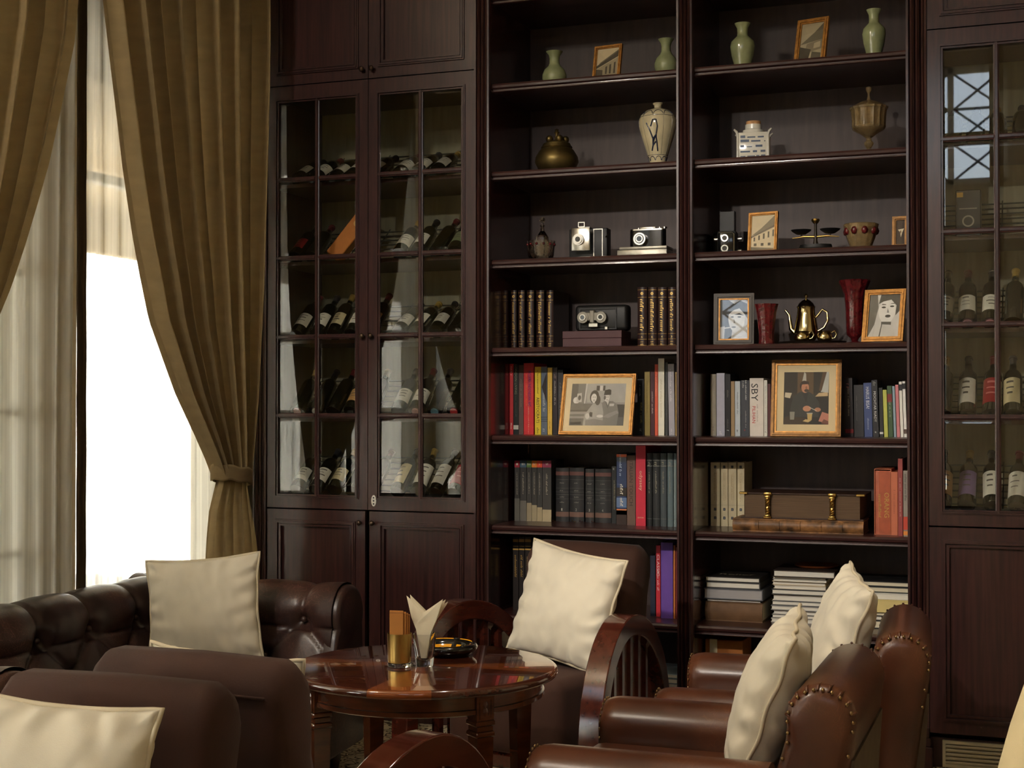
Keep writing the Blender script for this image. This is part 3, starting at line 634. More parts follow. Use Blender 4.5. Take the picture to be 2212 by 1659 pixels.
# ---- left bookcase, shelf at ZT[3]
z = ZT[3]; Y = .26; vt = lambda y: 760 + y / 5.267
g = 'books around the black and white photograph'
def bl(a, b, t, col, label, **k): return book(fx(a), fx(b), vt(t), z, k.pop('Y', Y), col, label, group=g, **k)
bl(213, 257, 137, (196, 44, 52), 'thin bright red book at the end of the row, beside the black one', marks=[(.9, .12, .4, (240, 200, 190), 0), (.12, .08, .4, (240, 220, 210), 0)])
bl(259, 316, 140, (24, 28, 28), 'black book with grey lettering between the thin red and the brown book', title=[('LONDON LIVING', .78, .42, .42, (150, 150, 120))], marks=[(.4, .3, .25, (90, 90, 80), 0)], bands=[(.07, .13, (200, 196, 186))])
bl(318, 373, 150, (92, 70, 66), 'dull brown book between the black and the wide red book', marks=[(.6, .4, .3, (140, 118, 104), 0)])
bl(375, 489, 128, (206, 40, 46), 'wide red book with blue lettering on its spine', title=[('MODERN INDONESIAN ART', .64, .5, (.3, .1), (60, 44, 110))], marks=[(.62, .44, .14, (230, 130, 60), -.22), (.08, .7, .1, (240, 180, 160), 0)])
bl(502, 572, 170, (226, 196, 40), 'bright yellow book with ARISTOCRATS in dark letters on its spine', title=[('ARISTOCRATS', .36, .38, .5, (70, 58, 22))], marks=[(.78, .34, .25, (80, 66, 20), 0), (.06, .08, .4, (80, 66, 20), 0)])
t = bl(573, 643, 168, (92, 104, 120), 'slate blue book with a dark diamond on its spine', marks=[(.48, .26, .4, (200, 204, 204), 0), (.06, .05, .5, (190, 194, 196), 0)], bands=[(.22, .23, (52, 60, 72)), (.25, .26, (52, 60, 72)), (.19, .2, (52, 60, 72))])
w = .0125; MB().prism([(w, .29), (-w * .9, .222), (w, .15)], 'y', -.0016, -.0006).build('cover_ornament', flat((34, 26, 28)), t).location = (0, 0, 0)
bl(646, 699, 180, (218, 178, 70), 'golden yellow book beside the dark thin books', marks=[(.55, .46, .35, (180, 140, 60), 0), (.14, .12, .3, (150, 112, 50), 0)])
bl(705, 759, 178, (40, 30, 34), 'dark brown book with pale lettering behind the frame of the couple', marks=[(.62, .36, .3, (190, 180, 170), 0), (.88, .06, .5, (150, 120, 110), 0)])
bl(763, 824, 205, (44, 42, 46), 'charcoal book hidden partly by the photograph of the couple', marks=[(.55, .5, .35, (130, 126, 126), 0)])
bl(1668, 1744, 310, (18, 20, 22), 'black book standing right after the photograph of the couple', marks=[(.8, .2, .2, (170, 170, 160), -.1), (.4, .36, .28, (170, 160, 100), .1), (.1, .03, .3, (200, 200, 190), 0)])
bl(1750, 1813, 225, (158, 138, 74), 'olive gold book beside the maroon one', marks=[(.6, .5, .2, (120, 100, 50), 0)])
bl(1817, 1864, 208, (74, 26, 36), 'maroon book with small white lettering on its spine', marks=[(.5, .34, .35, (220, 200, 196), 0)])
bl(1866, 1902, 142, (226, 92, 60), 'coral orange thin book beside the tall white one', marks=[(.7, .3, .4, (244, 180, 150), 0)])
bl(1905, 1976, 75, (240, 234, 216), 'tall white book at the top of the row beside the coral one', marks=[(.48, .5, .3, (200, 190, 160), 0)])
bl(1985, 2016, 120, (58, 58, 58), 'dark grey slim book between the tall white and the lilac book', d=.2)
bl(2026, 2096, 138, (168, 164, 172), 'lilac grey book with white script next to the bookcase pillar', marks=[(.7, .45, .3, (236, 232, 232), -.05), (.06, .06, .3, (220, 220, 220), 0)], lean=-.015)
bl(2100, 2116, 230, (170, 140, 80), 'thin tan book squeezed against the bookcase pillar')
# ---- left bookcase, shelf ZT[2]
z = ZT[2]; Y = .34; vt = lambda y: 950 + y / 5.267; g = 'books on the shelf below the couple photograph'
names = [('I', 272, 330, (168, 42, 62), 'dark red'), ('II', 333, 407, (70, 96, 116), 'blue'), ('III', 410, 465, (84, 120, 52), 'green'), ('IV', 467, 526, (232, 134, 44), 'orange'), ('V', 528, 586, (226, 78, 44), 'red orange'), ('VI', 588, 689, (150, 52, 82), 'plum')]
for i, (nm, a, b, c, cn) in enumerate(names):
    f = .37 - .035 * i
    t = bl(a, b, 235, (56, 54, 52), 'volume %s of the charcoal six-volume set with a %s number tab' % (nm, cn), Y=.29, bands=[(.885, .995, c), (.0, f, [(104, 102, 94), (108, 104, 96), (150, 138, 112), (158, 146, 118), (168, 154, 122), (176, 162, 130)][i])], marks=[(.62, .36, .2, (190, 182, 160), 0)])
    t['group'] = 'six-volume set with coloured number tabs'
    lettering(t, nm, .0045 * len(nm) + .003, .010, (0, -.0018, .94 * PZ(fx(a), vt(235), .29) - .94 * z), flat((220, 210, 190)), FLATX)
for i, (a, b, tp) in enumerate([(735, 885, 320), (889, 1056, 320), (1073, 1172, 332), (1180, 1366, 332)]):
    t = bl(a, b, tp, (44, 44, 46), ['thick charcoal reference book standing against volume VI of the six-volume set', 'thick charcoal reference book with yellow and red ribbons at its foot', 'narrowest of the four thick charcoal reference books', 'widest of the four thick charcoal reference books'][i], Y=.32, rnd=.12, d=.2, bands=[(.86, .93, (112, 74, 68)), (.09, .18, (112, 84, 74)), (.78, .783, (120, 118, 114)), (.55, .553, (120, 118, 114)), (.5, .503, (120, 118, 114)), (.62, .623, (110, 108, 104)), (.42, .423, (110, 108, 104))], rough=.4)
    t['group'] = 'four thick numbered reference books'; hh = PZ(fx((a + b) / 2), vt(tp), .32) - z
    lettering(t, '1234'[i], .006, .012, (0, -.002, hh * .225), flat((170, 168, 160)), FLATX)
    for k, f in enumerate((.72, .58, .46, .36)): glyphs(t, .02, .006, (0, -.0015, hh * f), flat((140, 136, 128)), FLATX, seed=i * 9 + k)
for (u, c, lb) in [(716, (206, 170, 110), 'cream'), (940, (214, 176, 50), 'yellow'), (1024, (200, 60, 66), 'red'), (1160, (170, 90, 70), 'rust')]:
    p = at_Y(fx(u), 877, .30); q = MB().grid(6, 4, lambda s, k: (p.x - .007 + .014 * s, .296 + .016 * k, z + .0025 + .004 * (1 - k) + .0015 * sin(6 * s)))
    o = q.build('ribbon_marker', flat(c), None, 60); tag(o, '%s ribbon page marker lying at the foot of the thick charcoal books' % lb, 'ribbon')
bl(1375, 1428, 300, (30, 32, 32), 'thin black book beside the glossy pictorial book', Y=.30, marks=[(.5, .5, .3, (160, 150, 120), .1), (.95, .03, .5, (200, 200, 190), 0)])
t = bl(1430, 1546, 160, (34, 50, 92), 'glossy pictorial book with blue and orange spine beside the brown one', Y=.25, d=.24, rough=.15, bands=[(.955, .995, (226, 108, 66)), (.40, .52, (40, 32, 28)), (.24, .38, (96, 120, 160)), (.0, .2, (52, 34, 28)), (.14, .22, (200, 120, 70))], marks=[(.84, .3, .25, (190, 206, 230), -.1), (.42, .3, .3, (240, 232, 214), 0)])
bl(1549, 1646, 178, (106, 80, 68), 'brown book with ITALIAN TOUCH on its spine', Y=.23, d=.26, title=[('ITALIAN TOUCH', .6, .64, .42, (50, 32, 30))])
bl(1649, 1762, 45, (206, 34, 62), 'tall crimson book with odyssey in pale letters on its spine', Y=.21, d=.28, title=[('odyssey', .55, .24, (.42, .0), (244, 204, 176)), ('=EDITION', .1, .6, .016, (240, 190, 160))])
for i, (a, b, c) in enumerate([(1772, 1834, (32, 34, 36)), (1838, 1922, (44, 46, 48)), (1926, 1999, (70, 78, 82)), (2006, 2071, (96, 112, 116)), (2078, 2112, (120, 134, 136))]):
    t = bl(a, b, 153, c, ['black', 'soot grey', 'slate grey', 'blue grey', 'pale blue grey'][i] + ' cloth volume of the matching set beside the crimson book', Y=.21, rnd=.15, d=.2, bands=[(.82, .83, (140, 140, 130)), (.9, .905, (140, 140, 130)), (.1, .105, (110, 112, 106))], marks=[(.6, .3, .25, (150, 146, 128), 0), (.86, .04, .5, (150, 146, 128), 0)])
# ---- left bookcase, shelf ZT[4]: leather volumes with gilt spines
z = ZT[4]; Y = .26; h4 = lambda x: 1040 + x / 4.148; vt4 = lambda y: 380 + y / 4.148
def gv(a, b, tp, lab, num, Y=.26, dim=1.):
    t = book(h4(a), h4(b), vt4(tp), z, Y, (44, 22, 22), lab, d=.24, rnd=.16, group='dark leather volumes with gilt spines', m=mat('dark_calf', rgb(40, 20, 20), rough=.35, coat=.3, var=.3, nsc=20),
             bands=[(.955, .96, GLD), (.83, .835, GLD), (.22, .224, GLD), (.13, .134, GLD), (.03, .034, GLD)], marks=[(.53, .54, .4, GLD, 0)])
    hh = PZ(h4((a + b) / 2), vt4(tp), Y) - z; w = .008
    q = MB().lathe([(.0035, -.0006), (.0065, -.0006), (.0065, 0), (.0035, 0), (.0035, -.0006)], 14); q.xf(Matrix.Translation((0, -.001, hh * .895)) @ Matrix.Rotation(pi / 2, 4, 'X')); q.box(-.001, .001, -.0016, -.001, hh * .87, hh * .92); q.build('gilt_emblem', GLD, t)
    lettering(t, num, .006, .009, (0, -.0018, hh * .17), GLD, FLATX)
    for f in (.09, .05): glyphs(t, .012, .006, (0, -.0018, hh * f), GLD, FLATX, seed=int(a + f * 100))
    return t
lefts = [(262, 312, '9', 'darkest gilt-spined volume, nearest the wine cabinet'), (325, 383, '10', 'gilt-spined leather volume second from the wine cabinet'), (405, 467, '11', 'gilt-spined leather volume third from the wine cabinet'), (488, 558, '12', 'gilt-spined leather volume fourth from the wine cabinet'), (580, 642, '13', 'gilt-spined leather volume standing next to the stereo camera')]
for (a, b, n, lb) in lefts: gv(a, b, 1025, lb, n)
for (a, b, n, lb) in [(1396, 1482, '6', 'gilt-spined leather volume marked 6 right of the stereo camera'), (1490, 1570, '6', 'gilt-spined leather volume between the one marked 6 and the one marked 4'), (1576, 1660, '4', 'gilt-spined leather volume marked 4'), (1668, 1742, '3', 'gilt-spined leather volume marked 3 against the pillar')]: gv(a, b, 997, lb, n, Y=.22)
# ---- left bookcase, shelf ZT[1]
z = ZT[1]; vt = lambda v: v
def bp_(a, b, v, col, label, **k): return book(a, b, v, z, k.pop('Y', .22), col, label, **k)
for i, (a, b) in enumerate([(1108, 1120), (1121, 1133), (1134, 1147)]):
    bp_(a, b, 1160, (34, 26, 24), ['dark book with gilt crest behind the velvet chair, at the row end', 'dark book with gilt crest behind the velvet chair, in the middle of three', 'dark book with gilt crest hidden behind the cushion on the velvet chair'][i], bands=[(.87, .875, GLD), (.93, .97, mat('gilt_dim', rgb(150, 112, 62), rough=.4, metal=.3)), (.82, .84, GLD)], marks=[(.6, .3, .4, GLD, 0)], group='crested dark books behind the velvet chair')
bp_(1404, 1415, 1200, (34, 40, 62), 'navy book just visible beside the velvet chair back')
bp_(1416.5, 1426, 1178, (206, 44, 60), 'pink red book beside the purple one', marks=[(.5, .3, .5, (246, 210, 210), 0)], title=[('CLASSIC', .72, .3, .6, (244, 220, 220))])
bp_(1427, 1453, 1172, (110, 74, 168), 'wide purple book beside the bookcase pillar', d=.24, Y=.18)
bp_(1454, 1458, 1178, (206, 120, 60), 'thin orange book squeezed beside the purple one', Y=.18); bp_(1459, 1463, 1182, (120, 36, 34), 'thin dark red book against the bookcase pillar', Y=.18)
# ---- right bookcase, shelf ZT[3]
z = ZT[3]; Y = .26; vt = lambda y: 760 + y / 4.608; g = 'books around the framed smoking man'
def br(a, b, t, col, label, **k): return book(gx(a), gx(b), vt(t), z, k.pop('Y', Y), col, label, group=g, **k)
br(208, 262, 222, (206, 198, 180), 'cream book standing first beside the bookcase side', marks=[(.85, .16, .2, (150, 140, 120), 0), (.12, .06, .3, (140, 130, 110), 0)], d=.24)
br(266, 348, 212, (196, 196, 212), 'pale lavender book beside the cream one', marks=[(.05, .05, .3, (235, 235, 240), 0)], d=.24)
br(352, 405, 222, (28, 25, 26), 'black book between the lavender and the tan book', marks=[(.68, .12, .3, (120, 116, 110), 0), (.2, .14, .2, (120, 116, 110), 0), (.1, .03, .4, (220, 220, 214), 0)])
br(409, 446, 293, (158, 130, 92), 'thin tan book beside the black one')
br(449, 503, 292, (188, 196, 202), 'pale blue grey book with a small round logo', marks=[(.6, .4, .25, (90, 100, 110), 0), (.09, .04, .5, (40, 50, 56), 0)])
br(507, 592, 283, (52, 56, 64), 'slate book with white lettering beside the SBY book', marks=[(.8, .4, .16, (226, 226, 220), .12), (.92, .14, .2, (190, 190, 186), -.2), (.3, .3, .12, (180, 180, 176), .1), (.1, .03, .2, (200, 60, 60), 0)])
br(596, 735, 262, (222, 212, 202), 'thick white book with SBY and PILIHAN on its spine', title=[('SBY', .755, .30, (.48, -.14), (34, 30, 34)), ('PILIHAN', .37, .29, (.24, -.2), (190, 60, 60))], marks=[(.4, .3, .1, (150, 140, 134), .06)], bands=[])
br(738, 772, 283, (226, 222, 210), 'thin white book beside the thick SBY book', marks=[(.5, .8, .3, (150, 150, 150), 0), (.07, .03, .5, (60, 60, 60), 0)])
br(775, 806, 318, (84, 28, 28), 'dark red book half behind the frame of the smoking man')
br(1548, 1630, 262, (38, 28, 32), 'black book with red tail label right of the framed smoking man', marks=[(.6, .5, .22, (200, 196, 190), 0), (.9, .1, .5, (190, 120, 120), 0)], bands=[(.06, .13, (140, 28, 34))], lean=-.02)
br(1636, 1733, 330, (46, 44, 46), 'charcoal book between the red-labelled and the blue book', marks=[(.55, .5, .12, (120, 116, 112), -.2)], lean=-.01)
br(1738, 1820, 308, (62, 78, 128), 'blue book with HARUS BISA! in white on its spine', title=[('HARUS BISA!', .72, .4, .42, (226, 230, 240))], marks=[(.25, .24, .2, (190, 200, 226), 0)], lean=-.02)
br(1824, 1884, 280, (38, 38, 42), 'black book with MOCHTAR RIADY in white on its spine', title=[('MOCHTAR RIADY', .53, .54, .42, (226, 224, 220))], marks=[(.08, .03, .4, (220, 220, 214), 0), (.94, .06, .5, (150, 150, 146), 0)], lean=-.03)
br(1890, 1928, 357, (40, 42, 40), 'short dark book between the MOCHTAR RIADY and the yellow green book', lean=-.02, bands=[(.06, .1, (220, 220, 214))])
br(1934, 1974, 378, (196, 198, 92), 'yellow green book beside the dark green one', lean=-.03)
br(1978, 2026, 338, (66, 92, 58), 'green book with a red patch on its spine', lean=-.03, bands=[(.68, .84, (128, 48, 44))], marks=[(.55, .3, .3, (190, 200, 170), 0)])
br(2030, 2056, 342, (150, 172, 184), 'light blue book beside the pink one', lean=-.03)
br(2060, 2093, 328, (214, 132, 136), 'pink book beside two white ones', lean=-.03)
br(2097, 2128, 297, (236, 232, 222), 'white book with a black tab beside the pink one', lean=-.03, bands=[(.84, .95, (50, 48, 50))])
br(2132, 2162, 292, (238, 236, 230), 'last white book with a black tab, against the pillar', lean=-.03, bands=[(.86, .96, (40, 40, 42)), (.06, .14, (90, 70, 60))])
# ---- right bookcase, shelf ZT[2]
z = ZT[2]; vt = lambda y: 960 + y / 4.608; g = 'cream encyclopaedia volumes'
for i, (a, b, L1, L2) in enumerate([(204, 298, 'C', '2'), (306, 377, 'D', '4'), (381, 462, 'G', '7'), (470, 541, 'H', '8')]):
    t = book(gx(a), gx(b), vt(180), z, .32, (214, 200, 164), 'cream encyclopaedia volume marked %s %s with dark blue squares' % (L1, L2), d=.19, rnd=.06, group=g, marks=[(.62, .44, .18, (176, 156, 116), -.05), (.62, .44, .12, (186, 168, 130), .16)], bands=[(.33, .333, (150, 140, 116))])
    hh = PZ(gx((a + b) / 2), vt(180), .32) - z
    for (f, s) in ((.93, None), (.265, L1), (.13, L2)):
        MB().rbox(-.0052, .0052, -.0022, 0, hh * f - .006, hh * f + .006, .001, 1).build('spine_label', flat((40, 50, 70)), t)
        if s: lettering(t, s, .0045, .007, (0, -.0026, hh * f), flat((196, 200, 200)), FLATX)
        else: glyphs(t, .007, .005, (0, -.0026, hh * f), flat((150, 150, 130)), FLATX, seed=i)
def flatbook(x0, x1, y0, y1, z0, z1, label, m, pages=None, name='book', cat='book', group=None, spine='back', rz=0., q=.004):
    c = ((x0 + x1) / 2, (y0 + y1) / 2, z0); t = thing(name, label, cat, c, rz, group); hx, hy, h = (x1 - x0) / 2, (y1 - y0) / 2, z1 - z0; th = min(.004, h * .16)
    b = MB(); b.box(-hx, hx, -hy, hy, 0, th); b.box(-hx, hx, -hy, hy, h - th, h)
    if spine == 'back': b.box(-hx, hx, hy - th, hy, th, h - th)
    elif spine == 'front': b.prism([(-hy + th, th), (-hy - .006, h * .3), (-hy - .008, h * .5), (-hy - .006, h * .7), (-hy + th, h - th)], 'x', -hx, hx)
    else: b.box(hx - th, hx, -hy, hy, th, h - th)
    b.build('cover', m, t, 40)
    MB().box(-hx + q, hx - (th if spine == 'right' else q), -hy + (th if spine == 'front' else q * .6), hy - th, th, h - th).build('page_block', pages or M['paper'], t)
    return t, (hx, hy, h)
# antique folio with twisted brass clasps, lying on a worn thin folio
def XZ(x, y, Yp): p = at_Y(gx(x), 960 + y / 4.608, Yp); return p.x, p.z
Yb = .10; xa = PX(gx(425), Yb); xb = PX(gx(1725), Yb); h1 = .055
t, (hx, hy, h) = flatbook(xa, xb, Yb, Yb + .21, z, z + h1, 'worn mottled leather folio with raised spine bands lying under the clasped book', M['worn'], M['oldpaper'], group='antique folios', spine='front')
for f in (-.62, -.30, .02, .34, .66):
    b = MB(); b.prism([(-hy + .002, .004), (-hy - .010, h * .28), (-hy - .013, h * .5), (-hy - .010, h * .72), (-hy + .002, h - .004)], 'x', f * hx - .008, f * hx + .008); b.build('spine_band', M['worn'], t, 40)
xa = PX(gx(505), Yb + .03); xb = PX(gx(1725), Yb + .03); ztop = PZ(gx(1100), 960 + 490 / 4.608, Yb + .03)
t, (hx, hy, h) = flatbook(xa, xb, Yb + .03, Yb + .33, z + h1 + .001, ztop, 'huge antique leather book with two twisted brass clasps, lying flat', M['oldleather'], M['oldpaper'], group='antique folios', spine='back', q=.016)
for sx in (-1, 1):
    b = MB().rbox(sx * hx - .03 if sx > 0 else sx * hx - .006, sx * hx + .006 if sx > 0 else sx * hx + .03, -hy - .005, -hy + .03, h - .007, h + .003, .002, 1); b.build('corner_mount', M['brass'], t)
for f in (-.55, .50):
    b = MB(); x = f * hx
    b.rbox(x - .017, x + .017, -hy - .010, -hy + .02, h - .010, h + .004, .002, 1); b.rbox(x - .012, x + .012, -hy - .014, -hy + .0, h - .022, h - .010, .002, 1)
    b.rbox(x - .017, x + .017, -hy - .014, -hy + .0, .0005, .009, .002, 1); b.rbox(x - .012, x + .012, -hy - .016, -hy + .0, .006, .018, .002, 1)
    for k in range(2):
        b.tube([(x + .0055 * cos(q * .62 + k * pi), -hy - .010 + .0055 * sin(q * .62 + k * pi), .016 + (h - .036) * q / 30) for q in range(31)], .0052, 6)
    b.build('clasp', M['brass'], t, 50, label='twisted brass clasp')
# slip case with its book, then two thin ones
Ys = .13
t = thing('book_case', 'salmon slipcase holding a book with gold ORANG lettering', 'book', ((PX(gx(1832), Ys) + PX(gx(2066), Ys)) / 2, Ys, z)); o = t.location
xa, xm_, xb = PX(gx(1832), Ys) - o.x, PX(gx(2003), Ys) - o.x, PX(gx(2066), Ys) - o.x; hh = PZ(gx(1915), 960 + 243 / 4.608, Ys) - z
frame_rect(MB(), xa, xm_, 0, hh, .003, 0, .26).build('slipcase', M['sat'], t)
b = MB().prism([(xa + .004, .006), (xa + .02, .002), (xm_ - .004, .002), (xm_ - .004, .25), (xa + .004, .25)], 'z', .003, hh - .008); b.build('cover', mat('copper_cloth', rgb(172, 84, 54), rough=.4, var=.15, nsc=25, coat=.2), t)
MB().box(xm_ + .001, xb, -.006, .25, 0, hh - .012).build('second_cover', mat('salmon_cloth', rgb(196, 112, 80), rough=.6, var=.08), t)
lettering(t, 'ORANG', .105, .020, ((xa + xm_) / 2 + .016, .0005, hh * .45), GLD); glyphs(t, .10, .012, ((xa + xm_) / 2 - .012, .0005, hh * .45), GLD, DOWN, seed=4)
glyphs(t, .1, .008, ((xm_ + xb) / 2, -.0068, hh * .5), flat((150, 84, 60)), DOWN, seed=6)
book(gx(2068), gx(2116), 960 + 142 / 4.608, z, .10, (150, 66, 62), 'tall thin brick red book beside the salmon slipcase', marks=[(.5, .5, .3, (220, 180, 170), 0)], d=.22)
book(gx(2121), gx(2168), 960 + 262 / 4.608, z, .08, (150, 140, 130), 'grey magazine file spine with red and orange print, against the pillar', marks=[(.75, .4, .5, (70, 70, 74), 0)], bands=[(.1, .3, (200, 70, 50)), (.02, .08, (226, 140, 60))], d=.22)
# ---- right bookcase, shelf ZT[1]: stacks lying flat
z = ZT[1]; sx_ = lambda x: 1480 + x / 3.26; sy_ = lambda y: 1150 + y / 3.26
def stack(rows, Y, depth, group):
    zz = z
    for (a, b, t, lb, m, pg, kw) in rows:       # bottom first; t = photo y of its top edge
        zt = PZ(sx_((a + b) / 2), sy_(t), Y); x0, x1 = PX(sx_(a), Y), PX(sx_(b), Y)
        o, dim = flatbook(x0, x1, Y + kw.get('dy', 0), Y + depth + kw.get('dy', 0), zz, zt, lb, m, pg, group=group, spine=kw.get('spine', 'right'), rz=kw.get('rz', 0)); zz = zt + .0008
        if kw.get('front'): pass
    return o, dim, zz
C = flat
ta, dm, _ = stack([(140, 540, 492, 'thick brown cloth book at the bottom of the stack on the lower shelf', mat('brown_cloth', rgb(112, 82, 56), rough=.7, var=.2, nsc=14, bump=.1), None, dict(spine='front')),
           (147, 528, 474, 'thin white and black book on the thick brown one', C((40, 40, 44)), M['paperwhite'], {}),
           (133, 545, 398, 'grey book in the middle of the stack with the Relief book', C((90, 92, 98)), mat('grey_pages', rgb(168, 166, 168), rough=.9, var=.06, st=(1, 1, 90)), dict(dy=-.01)),
           (142, 524, 352, 'slim grey book beneath the black Relief book', C((70, 70, 72)), M['paperwhite'], {}),
           (138, 522, 315, 'black book with Relief lettering on top of its stack', C((34, 30, 26)), M['paperwhite'], {})], .19, .27, 'stacked books with Relief on top')
lettering(ta, 'Relief', .15, .04, (0, -.03, dm[2] + .0006), flat((150, 140, 116)), LIE)
rows = []; ys = [612, 585, 555, 522, 488, 445, 405, 378, 350, 335, 318]
wl = [600, 604, 612, 600, 604, 610, 605, 618, 606, 615, 610]; wr = [985, 1000, 990, 1000, 980, 1005, 990, 985, 980, 990, 985]
cv = [(210, 206, 196), (120, 118, 116), (220, 216, 206), (150, 150, 150), (90, 90, 92), (226, 222, 212), (60, 60, 62), (214, 204, 186), (196, 180, 150), (224, 220, 210), (110, 108, 104)]
od = ['lowest', 'second', 'third', 'fourth', 'fifth', 'sixth', 'seventh', 'eighth', 'ninth', 'tenth', 'eleventh']
for i in range(11): rows.append((wl[i], wr[i], ys[i], '%s of the white magazines counted up from the shelf, beside the Relief stack' % od[i], C(cv[i]), M['paperwhite'], dict(dy=(i % 3) * .006)))
rows.append((620, 1052, 270, 'large dark album lying on the tall stack of white magazines', C((52, 40, 34)), M['paperwhite'], dict(dy=-.01)))
tb, dm, zt_ = stack(rows, .24, .27, 'tall stack of white magazines')
q = MB().lathe([(0, .004), (.085, .004), (.095, .010), (.098, .016), (.092, .012), (0, .008)], 28); o = q.build('wooden_dish', mat('walnut_dish', rgb(118, 64, 32), rough=.35, coat=.3, var=.2), None, 40); o.location = (tb.location.x + .03, .40, zt_ - .004); tag(o, 'shallow brown wooden dish on the tall stack of white magazines', 'dish')
stack([(1150, 1575, 620, 'black book at the bottom of the stack beside the cushion', C((30, 30, 32)), None, {}), (1150, 1578, 590, 'grey book under the yellow box', C((120, 116, 106)), M['paperwhite'], {}), (1150, 1576, 562, 'dark thin book directly under the yellow box', C((50, 48, 46)), None, {}),
       (1150, 1579, 472, 'pale yellow box file in the stack beside the cushions', mat('yellow_card', rgb(226, 206, 138), rough=.7, var=.05), mat('yellow_card2', rgb(226, 206, 138), rough=.7, var=.05), dict(dy=-.01)), (1150, 1579, 425, 'white book on the yellow box', C((226, 222, 212)), M['paperwhite'], {}), (1150, 1577, 382, 'dark green black book on the white one', C((44, 48, 46)), None, {}), (1150, 1570, 345, 'black catalogue on top of the stack with the yellow box', C((28, 26, 26)), None, {})], .20, .28, 'stack with the yellow box')
# ---- bottom shelves
z = ZT[0]
x0, x1 = PX(sx_(137), .2), PX(sx_(402), .2); zt = PZ(sx_(270), sy_(757), .2)
t = thing('cardboard_box', 'orange brown cardboard box with white tape on the bottom shelf', 'box', ((x0 + x1) / 2, .3, z)); hx = (x1 - x0) / 2
bm_ = mat('orange_card', rgb(176, 108, 50), rough=.75, var=.15, nsc=10)
MB().rbox(-hx, hx, -.1, .1, 0, zt - z, .004, 2).build('carton', bm_, t); MB().box(-hx * .75, -hx * .35, -.1012, -.09, (zt - z) * .80, zt - z + .0006).build('tape', flat((220, 206, 170)), t); MB().box(-hx + .002, hx - .002, -.004, .004, zt - z - .001, zt - z + .0006).build('flap_seam', flat((120, 72, 34)), t)
rr = random.Random(4); zz = z; i = 0; hs = [.058, .028, .03, .02, .036, .026, .018, .02, .012, .014, .012, .02, .014]
for i, hgt in enumerate(hs):
    a = -.86 + rr.uniform(-.02, .02); m_ = C([(226, 222, 212), (206, 200, 188), (150, 152, 156), (232, 228, 218)][i % 4]); lb = '%s publication counted up from the bottom shelf in the tall white pile by the pillar' % (od + ['twelfth', 'thirteenth'])[i]
    flatbook(a, -.522, .05 + rr.uniform(0, .02), .33, zz, zz + hgt, lb, m_, M['paperwhite'], group='white pile by the pillar', rz=rr.uniform(-.03, .0)); zz += hgt + .001
zz = z
for i, hgt in enumerate([.03, .022, .026, .02, .03, .024, .018]):
    flatbook(-1.86 + rr.uniform(-.01, .01), -1.50, .08, .34, zz, zz + hgt, '%s pale magazine counted up from the bottom shelf behind the velvet chair' % od[i], C([(150, 170, 184), (220, 218, 210), (120, 140, 156)][i % 3]), M['paperwhite'], group='pale magazines behind the velvet chair'); zz += hgt + .001
# ================================================================== ornaments on the shelves
def spot(u, Y, z): return (PX(u, Y), Y, z)
def hgt(u, v, Y, z): return PZ(u, v, Y) - z
def px2m(Y, u=1500): return (at_Y(u + 1, 877, Y) - at_Y(u, 877, Y)).length
# celadon vases: pear-shaped on the left bookcase, shouldered on the right one
def vase(u, vt, Y, z, wpx, kind, label, dz=0):
    H = hgt(u, vt, Y, z); W = wpx * px2m(Y, u) / 2
    P = {'pear': [(0, 0), (.50, 0), (.55, .02), (.78, .10), (.98, .26), (1.0, .36), (.86, .50), (.55, .60), (.42, .68), (.40, .80), (.46, .90), (.62, .97), (.68, 1.0), (.60, .99), (.38, .9)],
         'shoulder': [(0, 0), (.55, 0), (.58, .03), (.66, .14), (.88, .34), (1.0, .52), (.94, .62), (.66, .70), (.46, .74), (.42, .80), (.44, .90), (.60, .975), (.64, 1.0), (.55, .99), (.36, .9)],
         'meiping': [(0, 0), (.42, 0), (.46, .04), (.44, .10), (.56, .22), (.78, .42), (.98, .62), (1.0, .72), (.92, .80), (.66, .875), (.30, .91), (.19, .93), (.19, .965), (.27, .985), (.26, 1.0), (.18, .99)]}[kind]
    t = thing('vase', label, 'vase', spot(u, Y, z), 0, 'celadon vases' if kind != 'meiping' else None)
    MB().lathe([(r * W, q * H) for r, q in P], 40).build('body', M['stoneware'] if kind == 'meiping' else M['celadon'], t, 50)
    return t, W, H
vase(1198, 112, .24, ZT[7], 51, 'pear', 'pear-shaped celadon vase beside the small building picture, near the wine cabinet')
vase(1440, 85, .20, ZT[7], 50, 'pear', 'pear-shaped celadon vase half hidden by the bookcase pillar')
vase(1606, 51, .22, ZT[7], 54, 'shoulder', 'shouldered celadon vase to one side of the tilted gilt picture, far from the pillar')
vase(1891, 21, .20, ZT[7], 52, 'shoulder', 'shouldered celadon vase beside the right pillar')
t, W, H = vase(1422, 223, .22, ZT[6], 80, 'meiping', 'cream meiping vase painted with dark brush strokes and flower bands')
def on_vase(a, f, W, H):                      # point on the meiping surface: angle from the front, height fraction
    P = [(.44, .10), (.56, .22), (.78, .42), (.98, .62), (1.0, .72), (.92, .80), (.66, .875), (.30, .91)]
    for (p, q) in zip(P, P[1:]):
        if p[1] <= f <= q[1]: r = p[0] + (q[0] - p[0]) * (f - p[1]) / (q[1] - p[1]); break
    else: r = .44
    return Vector((sin(a) * r * W * 1.006, -cos(a) * r * W * 1.006, f * H))
b = MB(); A0 = -.10
